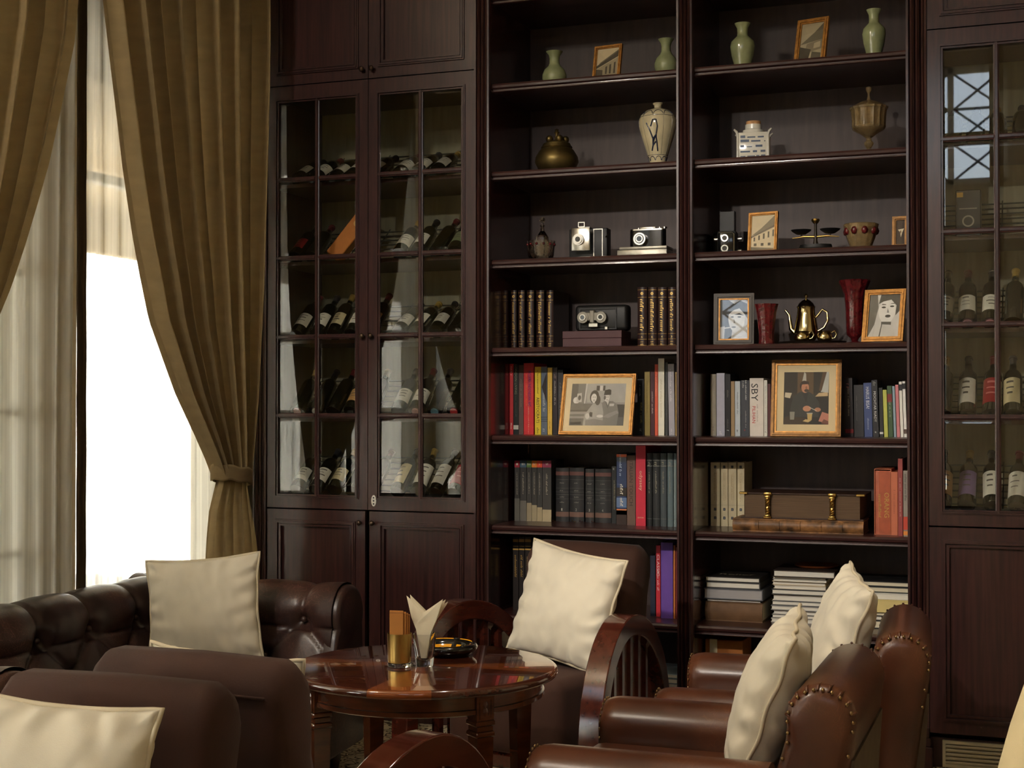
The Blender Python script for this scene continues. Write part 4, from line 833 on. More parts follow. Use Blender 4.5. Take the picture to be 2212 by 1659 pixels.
for st in ([(-.30, .66), (-.12, .54), (.02, .42), (-.02, .33), (-.18, .25)], [(-.05, .60), (.08, .70), (.25, .70), (.32, .60), (.24, .48), (.02, .42)], [(-.02, .36), (.2, .47), (.28, .46)], [(.22, .47), (.28, .36), (.34, .24)], [(.0, .33), (.2, .38)]):
    pts = [on_vase(a + A0, f, W, H) for a, f in st]; fine = []
    for i in range(len(pts) - 1): fine += [pts[i].lerp(pts[i + 1], k / 4) for k in range(4)]
    b.tube(fine + [pts[-1]], .0034, 6)
b.build('brush_strokes', M['blueink'], t, 60)
b = MB()
for (f0, f1, n, k) in ((.11, .17, 9, 0), (.79, .86, 10, 1)):
    for i in range(n):
        a = 2 * pi * i / n; pts = [on_vase(a + 2 * pi / n * .5 * (1 - cos(q)) * .9, f0 + (f1 - f0) * sin(q), W, H) for q in [pi * j / 8 for j in range(9)]]; b.tube(pts, .0016, 4)
for f in (.19, .775): b.tube([on_vase(2 * pi * i / 36, f, W, H) for i in range(36)], .0012, 4, True)
b.build('painted_bands', M['blueink'], t, 60)
b = MB()
for a in (-1.15, -.62, .55, 1.1): b.tube([on_vase(a, .2 + .56 * q / 10, W, H) for q in range(11)], .0010, 4)
b.build('painted_lines', mat('grey_underglaze', rgb(120, 112, 92), rough=.3), t, 60)
# bronze censer with fruit finials
t = thing('bronze_pot', 'squat dark bronze pot with knobbed lid beside the painted vase', 'pot', spot(1203, .22, ZT[6])); k = px2m(.22, 1203)
H = hgt(1203, 290, .22, ZT[6]); W = 45 * k
MB().lathe([(0, 0), (.55 * W, 0), (.80 * W, .08 * H), (1.0 * W, .30 * H), (.97 * W, .42 * H), (.80 * W, .58 * H), (.68 * W, .64 * H), (.72 * W, .66 * H), (.70 * W, .69 * H), (.60 * W, .70 * H)], 40).build('body', M['bronze'], t, 40)
b = MB().lathe([(.66 * W, .70 * H), (.62 * W, .76 * H), (.40 * W, .82 * H), (0, .86 * H)], 36); b.build('lid', M['bronze'], t, 40)
b = MB()
for i in range(5): a = i * 2 * pi / 5 + .3; b.sphere((.40 * W * cos(a), .40 * W * sin(a), .86 * H), .17 * W, 12)
b.lathe([(.10 * W, .85 * H), (.07 * W, 1.0 * H), (.13 * W, 1.04 * H), (.06 * W, 1.08 * H), (.10 * W, 1.11 * H), (0, 1.14 * H)], 14); b.build('finial', M['bronze'], t, 50)
# blue and white square caddy
Y = .22; z = ZT[6]; t = thing('tea_caddy', 'square blue and white porcelain caddy with cork stopper and flared corners', 'caddy', spot(1629, Y, z), R(8)); k = px2m(Y, 1629)
H = hgt(1629, 263, Y, z); W = 33 * k; hb = H * .70
pw = mat('white_porcelain', rgb(206, 204, 194), rough=.14, coat=.7, var=.06)
MB().rbox(-W, W, -W * .8, W * .8, 0, hb, .004, 2).build('body', pw, t, 40)
b = MB()
for sx in (-1, 1):
    for sy in (-1, 1): b.tube([(sx * W * .97, sy * W * .77, 0), (sx * W * .97, sy * W * .77, hb * .9), (sx * W * 1.05, sy * W * .84, hb * 1.02), (sx * W * 1.2, sy * W * .95, hb * 1.09)], [.007, .006, .006, .004], 8)
b.build('corner_post', pw, t, 60)
MB().lathe([(W * .72, hb), (W * .70, hb + .015), (W * .55, hb + .02), (W * .55, hb + .040), (W * .50, hb + .04)], 24).build('neck', pw, t, 40)
MB().lathe([(0, hb + .02), (W * .46, hb + .02), (W * .48, H), (0, H)], 20).build('cork', M['cork'], t, 40)
b = MB(); rr = random.Random(3)
for zz_ in (.12, .30, .48, .66, .80):
    x = -W * .8
    while x < W * .75:
        w_ = rr.uniform(.2, .7) * W; h_ = rr.uniform(.03, .09) * hb; x1_ = min(x + w_, W * .8); b.box(x, x1_, -W * .8 - .0008, -W * .8, zz_ * hb, zz_ * hb + h_); b.box(W, W + .0008, x * .75, x1_ * .75, zz_ * hb, zz_ * hb + h_); x = x1_ + rr.uniform(.05, .25) * W
b.build('painted_landscape', M['blueink'], t)
# lidded cut-glass compote
Y = .20; z = ZT[6]; t = thing('glass_compote', 'lidded amber cut-glass compote on a stem beside the pillar', 'compote', spot(1879, Y, z)); H = hgt(1879, 186, Y, z); W = 36 * px2m(Y, 1879); fac = lambda a, q: 1 + .04 * cos(16 * a)
MB().lathe([(0, 0), (.55 * W, 0), (.5 * W, .02 * H), (.15 * W, .06 * H), (.12 * W, .10 * H), (.26 * W, .15 * H), (.28 * W, .18 * H), (.14 * W, .22 * H), (.16 * W, .25 * H), (.5 * W, .31 * H), (.93 * W, .37 * H), (.98 * W, .40 * H), (1.0 * W, .55 * H), (1.06 * W, .66 * H), (.98 * W, .66 * H), (.9 * W, .42 * H), (0, .36 * H)], 48, mod=fac).build('bowl', M['ambglass'], t, 40)
MB().lathe([(1.12 * W, .66 * H), (1.14 * W, .69 * H), (.92 * W, .72 * H), (.5 * W, .77 * H), (.12 * W, .80 * H), (.06 * W, .86 * H), (.07 * W, .90 * H), (.16 * W, .94 * H), (.16 * W, .98 * H), (0, 1.0 * H)], 48, mod=fac).build('lid', M['ambglass'], t, 40)
# glass bowl with decanter standing in it
Y = .18; z = ZT[5]; kk = 4.148; ux = 1040 + 535 / kk; t = thing('glass_bowl', 'ruby flashed cut-glass bowl with a small decanter standing in it', 'bowl', spot(ux, Y, z)); k = px2m(Y, ux)
W = 29 * k; Hb = hgt(ux, 380 + 585 / kk, Y, z)
MB().lathe([(0, .0), (.75 * W, 0), (.9 * W, .3 * Hb), (1.0 * W, Hb), (.95 * W, Hb), (.84 * W, .3 * Hb), (.6 * W, .1 * Hb), (0, .1 * Hb)], 40, mod=lambda a, q: 1 + .03 * cos(14 * a)).build('bowl', M['cutglass'], t, 40)
b = MB()
for i in range(12): a = 2 * pi * i / 12; b.sphere((cos(a) * W * .965, sin(a) * W * .965, Hb * .82), .007, 8, (1, 1, .9))
b.build('ruby_band', M['redglass'], t, 50)
t = thing('decanter', 'small faceted glass decanter with ball stopper inside the cut-glass bowl', 'decanter', (PX(1040 + 547 / kk, Y), Y, z + .1 * Hb + .0005)); H = hgt(ux, 380 + 370 / kk, Y, z) - .1 * Hb; W = 14 * k
MB().lathe([(0, 0), (.8 * W, 0), (1.0 * W, .3 * H), (.9 * W, .52 * H), (.35 * W, .66 * H), (.25 * W, .76 * H), (.4 * W, .80 * H), (.3 * W, .8 * H), (0, .5 * H)], 12).build('body', M['cutglass'], t, 20)
MB().lathe([(0, .78 * H), (.2 * W, .78 * H), (.2 * W, .86 * H), (.42 * W, .92 * H), (.3 * W, .98 * H), (0, 1.0 * H)], 12).build('stopper', M['cutglass'], t, 20)
# glass bowl right
Y = .2; ux = 1861; z = ZT[5]; t = thing('glass_bowl', 'cut-glass bowl with ruby petals beside the balance scale', 'bowl', spot(ux, Y, z)); W = 38 * px2m(Y, ux); H = hgt(ux, 484, Y, z)
MB().lathe([(0, 0), (.55 * W, 0), (.58 * W, .06 * H), (.82 * W, .5 * H), (1.0 * W, .97 * H), (.96 * W, 1.0 * H), (.76 * W, .5 * H), (.5 * W, .12 * H), (0, .1 * H)], 48, mod=lambda a, q: 1 + .03 * cos(12 * a)).build('bowl', M['ambglass'], t, 40)
b = MB()
for i in range(9): a = 2 * pi * i / 9 - 1.9; b.sphere((cos(a) * W * .835, sin(a) * W * .835, H * .72), .016, 8, (1, 1, 1.2))
b.build('ruby_petals', M['redglass'], t, 50)
# ruby vases
def redvase(u, vt, Y, z, wpx, label, flare):
    t = thing('glass_vase', label, 'vase', spot(u, Y, z), 0, 'ruby cut-glass vases'); W = wpx / 2 * px2m(Y, u); H = hgt(u, vt, Y, z)
    P = [(0, 0), (.6, 0), (.66, .02), (.62, .2), (.72, .5), (.84, .8), (1.0, 1.0), (.94, 1.0), (.7, .6), (.5, .1), (0, .05)] if not flare else [(0, 0), (.5, 0), (.52, .03), (.20, .06), (.26, .10), (.52, .16), (.56, .3), (.58, .55), (.68, .78), (1.0, .98), (.96, 1.0), (.6, .78), (.45, .3), (0, .15)]
    MB().lathe([(r * W, q * H) for r, q in P], 48, mod=lambda a, q: 1 + (.035 if q < .95 * H else .05) * cos(12 * a)).build('body', M['redglass'], t, 40)
redvase(1656, 657, .16, ZT[4], 50, 'short ruby cut-glass vase beside the dark picture frame', False)
redvase(1847, 605, .30, ZT[4], 66, 'tall flared ruby glass vase behind the leaning gilt portrait', True)
# tea service on its tray
Y = .20; z = ZT[4]; ux = 1752
t = thing('serving_tray', 'dark oval serving tray under the silver tea service', 'tray', spot(1755, Y, z)); 
b = MB().lathe([(0, .003), (.15, .003), (.168, .012), (.172, .012), (.155, 0), (0, 0)], 40); b.xf(Matrix.Diagonal((.86, .62, 1, 1))); b.build('plate', mat('dark_silver', rgb(70, 60, 50), rough=.35, metal=.8), t, 40)
zt0 = z + .004
t = thing('teapot', 'tarnished silver teapot with curved spout and finial lid', 'teapot', (PX(1742, Y + .04), Y + .04, zt0)); H = hgt(1742, 634, Y + .04, zt0); k = px2m(Y + .04, 1742); W = 26 * k
MB().lathe([(0, 0), (.55 * W, 0), (.6 * W, .03 * H), (.9 * W, .12 * H), (1.0 * W, .24 * H), (.92 * W, .40 * H), (.76 * W, .58 * H), (.72 * W, .70 * H), (.80 * W, .74 * H), (.7 * W, .745 * H), (0, .74 * H)], 40).build('body', M['silverplate'], t, 40)
MB().lathe([(.72 * W, .745 * H), (.6 * W, .80 * H), (.34 * W, .86 * H), (.12 * W, .885 * H), (.06 * W, .90 * H), (.15 * W, .93 * H), (.18 * W, .96 * H), (.10 * W, .985 * H), (0, 1.0 * H)], 32).build('lid', M['silverplate'], t, 40)
MB().tube([(-.85 * W, 0, .22 * H), (-1.25 * W, 0, .30 * H), (-1.35 * W, 0, .46 * H), (-1.42 * W, 0, .58 * H), (-1.75 * W, 0, .68 * H)], [.013, .010, .008, .006, .005], 12).build('spout', M['silverplate'], t, 60)
MB().tube([(.8 * W, 0, .52 * H), (1.1 * W, 0, .60 * H), (1.35 * W, 0, .68 * H), (1.75 * W, 0, .62 * H), (1.8 * W, 0, .46 * H), (1.5 * W, 0, .32 * H), (.9 * W, 0, .24 * H)], .0055, 8).build('handle', M['silverplate'], t, 60)
for (u, lb, hs) in ((1733, 'small round silver sugar pot in front of the teapot', 1), (1782, 'small round silver creamer beside the teapot on the tray', -1)):
    Yq = .152; t = thing('sugar_pot', lb, 'pot', (PX(u, Yq), Yq, zt0), 0, 'small silver pots on the tray'); W = 17 * px2m(Yq, u); H = 26 * px2m(Yq, u)
    MB().lathe([(0, 0), (.5 * W, 0), (.5 * W, .08 * H), (.9 * W, .25 * H), (1.0 * W, .5 * H), (.9 * W, .75 * H), (.75 * W, .85 * H), (.86 * W, 1.0 * H), (.78 * W, 1.0 * H), (.5 * W, .4 * H), (0, .3 * H)], 32).build('body', M['silverplate'], t, 40)
    MB().tube([(.86 * W, 0, .85 * H), (1.25 * W, 0, 1.0 * H), (1.5 * W, 0, .7 * H), (1.3 * W, 0, .4 * H), (.95 * W, 0, .35 * H)], .0035, 7).build('handle', M['silverplate'], t, 60)
# balance scale
Y = .2; z = ZT[5]; ux = 1763; t = thing('balance_scale', 'antique balance scale with two dark pans and a brass knob', 'scale', spot(ux, Y, z)); k = px2m(Y, ux); H = hgt(ux, 471, Y, z)
b = MB().lathe([(0, 0), (.10, 0), (.10, .012), (.085, .016), (.08, .03), (0, .03)], 32); b.xf(Matrix.Diagonal((.85, .5, 1, 1))); b.build('base', M['black'], t, 40)
MB().lathe([(.012, .03), (.008, .05), (.006, H * .75), (.007, H * .85), (0, H * .86)], 14).build('pillar', M['darkframe'], t, 40)
MB().lathe([(0, H * .84), (.010, H * .84), (.018, H * .92), (.016, H * .97), (.006, H * .98), (0, H)], 20).build('knob', M['brass'], t, 40)
MB().tube([(-.10, 0, H * .42), (-.05, 0, H * .46), (0, 0, H * .44), (.05, 0, H * .46), (.10, 0, H * .42)], [.002, .005, .006, .005, .002], 8).build('beam', M['brass'], t, 60)
for sx in (-1, 1):
    MB().lathe([(0, H * .52), (.02, H * .53), (.040, H * .62), (.044, H * .66), (.039, H * .62), (0, H * .55)], 28, (sx * .062, 0, 0)).build('pan', M['black'], t, 40); MB().tube([(sx * .062, 0, H * .45), (sx * .062, 0, H * .54)], .004, 6).build('pan_holder', M['darkframe'], t)
# ------------------------------------------------------------------ cameras
def cyl_y(b, x, z, y0, y1, r0, r1=None, n=24, mi=0):
    q = MB().lathe([(0, 0), (r0, 0), (r1 or r0, y1 - y0), (0, y1 - y0)], n); q.xf(Matrix.Translation((x, y0, z)) @ Matrix.Rotation(-pi / 2, 4, 'X')); b.add(q.v, q.f, mi); return b
def ring_y(b, x, z, y0, y1, ra, rb, n=28, mi=0):
    q = MB().lathe([(ra, 0), (rb, 0), (rb, y1 - y0), (ra, y1 - y0), (ra, 0)], n); q.xf(Matrix.Translation((x, y0, z)) @ Matrix.Rotation(-pi / 2, 4, 'X')); b.add(q.v, q.f, mi); return b
LENS = mat('lens_glass', rgb(40, 44, 48), rough=.03, coat=1., var=.1)
kk = 4.148; Y = .22; z = ZT[5]; uc = 1040 + 955 / kk
t = thing('press_camera', 'old black folding press camera with silver front plate and viewfinder', 'camera', spot(uc, Y, z)); k = px2m(Y, uc); o = t.location
X = lambda x: PX(1040 + x / kk, Y) - o.x; Z = lambda y: PZ(1040 + 955 / kk, 380 + y / kk, Y) - z
h0 = Z(470)
MB().rbox(X(785), X(1128), .0, .065, 0, h0, .006, 2).build('body', M['black'], t, 40)
b = MB(); frame_rect(b, X(1005), X(1090), .0, h0 - .004, .004, -.003, .002); b.build('body_trim', M['chrome'], t)
b = MB().rbox(X(835), X(1000), -.05, -.038, Z(680), h0 - .002, .004, 2); b.build('lens_board', M['chrome'], t, 40)
for i in range(5): xx = X(850) + .004 * i; MB().box(xx, X(985) - .004 * i, -.038 + i * .008, -.031 + i * .008, Z(670) + .003 * (i % 2), h0 - .012 - .003 * (i % 2)).build('bellows_fold', M['black'], t)
b = MB().rbox(X(810), X(1005), -.075, .0, 0, .010, .002, 1); b.build('bed', M['chrome'], t)
lx, lz = X(905), Z(580); b = MB(); ring_y(b, lx, lz, -.066, -.05, .014, .026); ring_y(b, lx, lz, -.072, -.066, .012, .020); b.build('shutter_ring', M['chrome'], t, 40)
b = MB(); cyl_y(b, lx, lz, -.069, -.05, .013); b.build('lens', LENS, t, 40)
b = MB(); frame_rect(b, X(878), X(938), h0 + .004, Z(415), .004, -.02, .0); b.build('viewfinder', M['chrome'], t)
b = MB().rbox(X(880), X(985), -.02, .02, h0 - .001, h0 + .006, .002, 1); b.build('top_plate', M['chrome'], t); b = MB().tube([(X(1110), .03, h0), (X(1125), .01, h0 - .03), (X(1115), -.002, h0 - .045)], .004, 6); b.build('strap_lug', M['chrome'], t)
# 35 mm folding camera on two flat tins
uc = 1040 + 1445 / kk; k = px2m(Y, uc); Z2 = lambda y: PZ(uc, 380 + y / kk, Y)
for i, (a, b_, y, lb) in enumerate(((1222, 1668, 660, 'flat worn silver tin on the shelf under another tin'), (1240, 1668, 632, 'flat silver tin carrying the small black camera'))):
    z0 = z if i == 0 else Z2(660) + .0006; tt = thing('flat_tin', lb, 'tin', ((PX(1040 + a / kk, Y) + PX(1040 + b_ / kk, Y)) / 2, Y + .05, z0), 0, 'flat silver tins'); hw = (PX(1040 + b_ / kk, Y) - PX(1040 + a / kk, Y)) / 2
    MB().rbox(-hw, hw, -.06, .06, 0, Z2(y) - z0, .003, 2).build('tin', mat('worn_tin', rgb(150, 146, 134), rough=.4, metal=.7, var=.3, nsc=20), tt, 40)
zc = Z2(632) + .0006; t = thing('folding_camera', 'small black camera with silver top plate and round lens, resting on flat tins', 'camera', (PX(1040 + 1485 / kk, Y), Y + .02, zc)); o = t.location
X = lambda x: PX(1040 + x / kk, Y) - o.x; Hc = Z2(487) - zc
b = MB(); prof = []; x0, x1, d = X(1325), X(1648), .04
for i in range(9): a = pi / 2 + pi * i / 8; prof.append((x0 + d / 2 + d / 2 * cos(a), d / 2 * sin(a)))
for i in range(9): a = -pi / 2 + pi * i / 8; prof.append((x1 - d / 2 + d / 2 * cos(a), d / 2 * sin(a)))
MB().prism(prof, 'z', 0, Hc).build('body', M['blackgloss'], t, 40); MB().prism([(p[0] * .985, p[1] * .96) for p in prof], 'z', Hc, Hc + .006).build('top_plate', M['chrome'], t, 40)
b = MB().rbox(X(1415), X(1560), -.014, .014, Hc + .006, Hc + .016, .003, 2); b.build('viewfinder_housing', M['chrome'], t, 40)
b = MB(); b.lathe([(0, 0), (.006, 0), (.006, .009), (0, .009)], 14, (X(1590), 0, Hc + .006)); b.lathe([(0, 0), (.011, 0), (.011, .008), (0, .008)], 16, (X(1635), 0, Hc + .006)); b.lathe([(0, 0), (.004, 0), (.004, .008), (0, .008)], 12, (X(1400), 0, Hc + .006)); b.build('knob', M['chrome'], t, 40)
lx, lz = X(1432), Hc * .43; b = MB(); ring_y(b, lx, lz, -.05, -.018, .021, .028); ring_y(b, lx, lz, -.054, -.05, .012, .017); b.build('lens_ring', M['chrome'], t, 40); b = MB(); cyl_y(b, lx, lz, -.052, -.02, .0205); b.build('lens', LENS, t, 40)
# maroon box and stereo camera
z = ZT[4]; Y = .16; x0, x1 = PX(1040 + 727 / kk, Y), PX(1040 + 1255 / kk, Y); zt = PZ(1040 + 990 / kk, 380 + 1387 / kk, Y)
t = thing('storage_box', 'flat maroon cloth box under the stereo camera', 'box', ((x0 + x1) / 2, Y, z)); MB().rbox((x0 - x1) / 2, (x1 - x0) / 2, 0, .16, 0, (zt - z) * .55, .003, 2).build('base', mat('maroon_cloth', rgb(82, 52, 56), rough=.6, var=.12, bump=.06), t); MB().rbox((x0 - x1) / 2 - .001, (x1 - x0) / 2 + .001, -.001, .161, (zt - z) * .55, zt - z, .003, 2).build('lid', mat('maroon_cloth', rgb(82, 52, 56)), t)
Y = .20; uc = 1040 + 1070 / kk; t = thing('stereo_camera', 'black stereo camera with twin lenses standing on the maroon box', 'camera', (PX(uc, Y), Y, zt + .0006)); o = t.location; X = lambda x: PX(1040 + x / kk, Y) - o.x; Z = lambda y: PZ(uc, 380 + y / kk, Y) - zt
H = Z(1155); b = MB(); b.rbox(X(835), X(1310), .0, .075, 0, H, .018, 3); b.build('body', M['black'], t, 40)
b = MB(); frame_rect(b, X(880), X(1215), .006, Z(1185), .006, -.006, .004); b.build('front_door_frame', M['black'], t)
gp = mat('grey_lens_plate', rgb(120, 116, 106), rough=.4, metal=.5, var=.1)
lz = Z(1270); xa, xb = X(925), X(1085); b = MB(); cyl_y(b, xa, lz, -.030, -.004, .026, .026); cyl_y(b, xb, lz, -.030, -.004, .026, .026); b.rbox(xa, xb, -.026, -.004, lz - .016, lz + .024, .004, 1); b.rbox((xa + xb) / 2 - .012, (xa + xb) / 2 + .012, -.028, -.004, lz - .026, lz + .034, .004, 1); b.build('lens_plate', gp, t, 40)
b = MB()
for xx in (xa, xb): ring_y(b, xx, lz, -.036, -.03, .010, .015)
b.build('lens_ring', M['chrome'], t, 40); b = MB()
for xx in (xa, xb): cyl_y(b, xx, lz, -.034, -.03, .0105)
b.build('lens', LENS, t, 40); b = MB().rbox(X(975), X(1062), -.03, -.006, Z(1360), Z(1320), .003, 1); b.build('shutter_lever', M['chrome'], t); b = MB().rbox(X(1110), X(1140), -.014, 0, .004, .02, .002, 1); b.build('latch', M['chrome'], t)
# twin-lens reflex
kr = 4.254; Y = .22; z = ZT[5]; uc = 1480 + 385 / kr; t = thing('reflex_camera', 'black twin-lens reflex camera with raised hood', 'camera', spot(uc, Y, z), R(4)); o = t.location; X = lambda x: PX(1480 + x / kr, Y) - o.x; Z = lambda y: PZ(uc, 400 + y / kr, Y) - z
H1 = Z(420); H2 = Z(232); MB().rbox(X(300), X(470), .0, .085, 0, H1, .006, 2).build('body', M['black'], t, 40)
b = MB(); b.box(X(318), X(322), .01, .075, H1, H2); b.box(X(448), X(452), .01, .075, H1, H2); b.box(X(318), X(452), .071, .075, H1, H2); b.box(X(318), X(452), .01, .014, H1, H2 - .004); b.build('hood', M['black'], t)
b = MB().rbox(X(312), X(458), -.02, .0, .004, H1 - .006, .006, 2); b.build('lens_panel', M['blackgloss'], t, 40); b = MB(); b.tube([(X(320), -.021, H1 * .9), (X(330), -.021, H1 - .008), (X(440), -.021, H1 - .008), (X(456), -.021, H1 * .85), (X(456), -.021, .006)], .0022, 6); b.build('trim', M['chrome'], t)
for i, f in enumerate((.68, .26)):
    b = MB(); ring_y(b, (X(320) + X(430)) / 2, H1 * f, -.034, -.02, .011, .016); b.build('lens_ring', M['chrome'] if i == 0 else M['rack'], t, 40); b = MB(); cyl_y(b, (X(320) + X(430)) / 2, H1 * f, -.031, -.02, .0115); b.build('lens', LENS, t, 40)
for (xx, zz_) in ((X(285), .70), (X(490), .70), (X(485), .2)):
    q = MB().lathe([(0, -.012), (.010, -.012), (.010, .012), (0, .012)], 14); q.xf(Matrix.Translation((xx, .04, H1 * zz_)) @ Matrix.Rotation(pi / 2, 4, 'Y')); q.build('winding_knob', M['chrome'], t, 40)
x0 = BX['p2'][1] + .015; t = thing('camera_case', 'dark leather camera case in the corner beside the reflex camera', 'case', (x0 + .042, .42, z)); MB().rbox(-.048, .048, -.06, .06, 0, .10, .014, 3).build('case_body', M['black'], t, 40); MB().rbox(-.05, .05, -.062, .062, .072, .118, .014, 3).build('case_flap', mat('black_leather', rgb(26, 22, 20), rough=.4), t, 40)

# ================================================================== framed pictures
def picture(u, Y, z, wpx, H, label, lean, rz, fm, fw, art, mount=None, mw=0., inner=None, group='framed pictures on the shelves', aspect=None):
    W = wpx * px2m(Y, u); t = thing('picture_frame', label, 'picture', (PX(u, Y), Y, z + .0135 * sin(lean)), 0, group, rot=(0, 0, rz))
    L = Matrix.Rotation(-lean, 4, 'X')
    def put(b, name, m, smooth=None): return b.xf(L).build(name, m, t, smooth)
    b = MB(); hw = W / 2
    for (a0, a1, y) in ((0, fw * .4, -.006), (fw * .4, fw * .75, -.011), (fw * .75, fw, -.004)):
        frame_rect(b, -hw + a0, hw - a0, a0, H - a0, a1 - a0, y, .010)
    put(b, 'frame', fm)
    if inner: b = frame_rect(MB(), -hw + fw, hw - fw, fw, H - fw, .006, -.003, .006); put(b, 'inner_frame', inner); fw = fw + .006
    put(MB().box(-hw + .003, hw - .003, .008, .013, .003, H - .003), 'backing', M['black'])
    # easel leg behind
    MB().box(-.012, .012, H * sin(lean) * .8 + .008, H * sin(lean) * .8 + .012, 0, H * .75).xf(Matrix.Translation((0, .05, 0)) @ Matrix.Rotation(.12, 4, 'X')).build('easel_leg', M['black'], t)
    if mount: put(MB().box(-hw + fw, hw - fw, .003, .0075, fw, H - fw), 'mount', mount)
    pw, ph = W - 2 * fw - 2 * mw, H - 2 * fw - 2 * mw; cols = []; b = MB(); zc_ = H / 2; y = .0028
    def colidx(c):
        if c not in cols: cols.append(c)
        return cols.index(c)
    for i, (c, pts) in enumerate(art):
        if len(pts) == 3 and not isinstance(pts[0], tuple): cx, cy, r = pts; pts = [(cx + r * cos(2 * pi * q / 20) * (1 if pw > ph else 1), cy + r * sin(2 * pi * q / 20) * pw / ph) for q in range(20)]
        elif len(pts) == 4 and not isinstance(pts[0], tuple): cx, cy, ra, rb = pts; pts = [(cx + ra * cos(2 * pi * q / 22), cy + rb * sin(2 * pi * q / 22)) for q in range(22)]
        n = len(pts); b.add([((p[0] - .5) * pw, y - i * .00006, zc_ + (p[1] - .5) * ph) for p in pts], [tuple(range(n))], colidx(c))
    q = b.xf(L).build('print', [flat(c) for c in cols], t)
    put(MB().box(-hw + fw, hw - fw, -.0016, -.0004, fw, H - fw), 'glazing', M['frameglass'])
    return t
FULL = [(0, 0), (1, 0), (1, 1), (0, 1)]
g = lambda v: (v, v, v)
couple = [(g(150), FULL), (g(176), [(.30, .55), (1, .55), (1, 1), (.28, 1)]), (g(84), [(0, .52), (.12, .55), (.12, 1), (0, 1)]), (g(120), [(.12, .5), (.26, .5), (.26, 1), (.12, 1)]), (g(214), [(.245, .5), (.265, .5), (.29, 1), (.26, 1)]), (g(226), (.10, .60, .06, .08)), (g(200), [(.1, .55), (.2, .56), (.19, .78), (.11, .76)]), (g(60), (.155, .66, .028, .06)),
          (g(96), [(0, 0), (1, 0), (1, .5), (0, .53)]), (g(150), [(0, .27), (.42, .27), (.42, .33), (0, .33)]), (g(150), [(0, .17), (.4, .17), (.4, .22), (0, .22)]), (g(62), [(0, .33), (.42, .33), (.4, .37), (0, .37)]), (g(30), [(.02, .02), (.22, .02), (.22, .09), (.02, .08)]), (g(70), [(.82, .2), (1, .2), (1, .5), (.84, .5)]),
          (g(60), [(.46, .83), (.62, .83), (.62, .95), (.46, .95)]), (g(220), [(.52, .83), (.58, .83), (.58, .95), (.52, .95)]),
          (g(128), [(.57, .0), (.88, .0), (.90, .3), (.86, .5), (.78, .58), (.62, .58), (.55, .5)]), (g(150), [(.6, .2), (.72, .18), (.9, .3), (.86, .36), (.7, .28)]), (g(104), [(.64, .56), (.69, .4), (.73, .57)]), (g(214), [(.655, .58), (.69, .48), (.71, .58)]), (g(222), (.665, .66, .048, .095)), (g(90), (.625, .66, .02, .05)), (g(40), [(.605, .72), (.735, .73), (.735, .84), (.70, .865), (.62, .84)]), (g(206), [(.72, .46), (.80, .46), (.81, .52), (.72, .52)]),
          (g(168), [(.26, .0), (.62, .0), (.62, .3), (.58, .52), (.50, .56), (.42, .53), (.34, .38), (.27, .25)]), (g(132), [(.3, 0), (.64, 0), (.62, .12), (.45, .16), (.3, .12)]), (g(56), (.435, .68, .085, .16)), (g(64), (.50, .60, .05, .12)), (g(226), (.425, .655, .052, .105)), (g(216), [(.41, .53), (.45, .53), (.45, .60), (.40, .60)]), (g(50), [(.35, .22), (.42, .20), (.42, .31), (.37, .32)]), (g(222), (.56, .22, .06, .035)), (g(214), (.33, .22, .04, .07)), (g(40), (.41, .675, .008, .01)), (g(40), (.445, .675, .008, .01)), (g(110), (.43, .60, .018, .008)), (g(60), (.655, .675, .007, .009)), (g(60), (.685, .675, .007, .009)), (g(120), (.672, .61, .016, .007))]
picture(1060 + 1185 / 5.267, .10, ZT[3], 158, .285, 'gilt frame with a black and white photograph of a seated couple', R(16), R(0), M['gold'], .016, couple, M['mount'], .028)
br_ = (70, 58, 50)
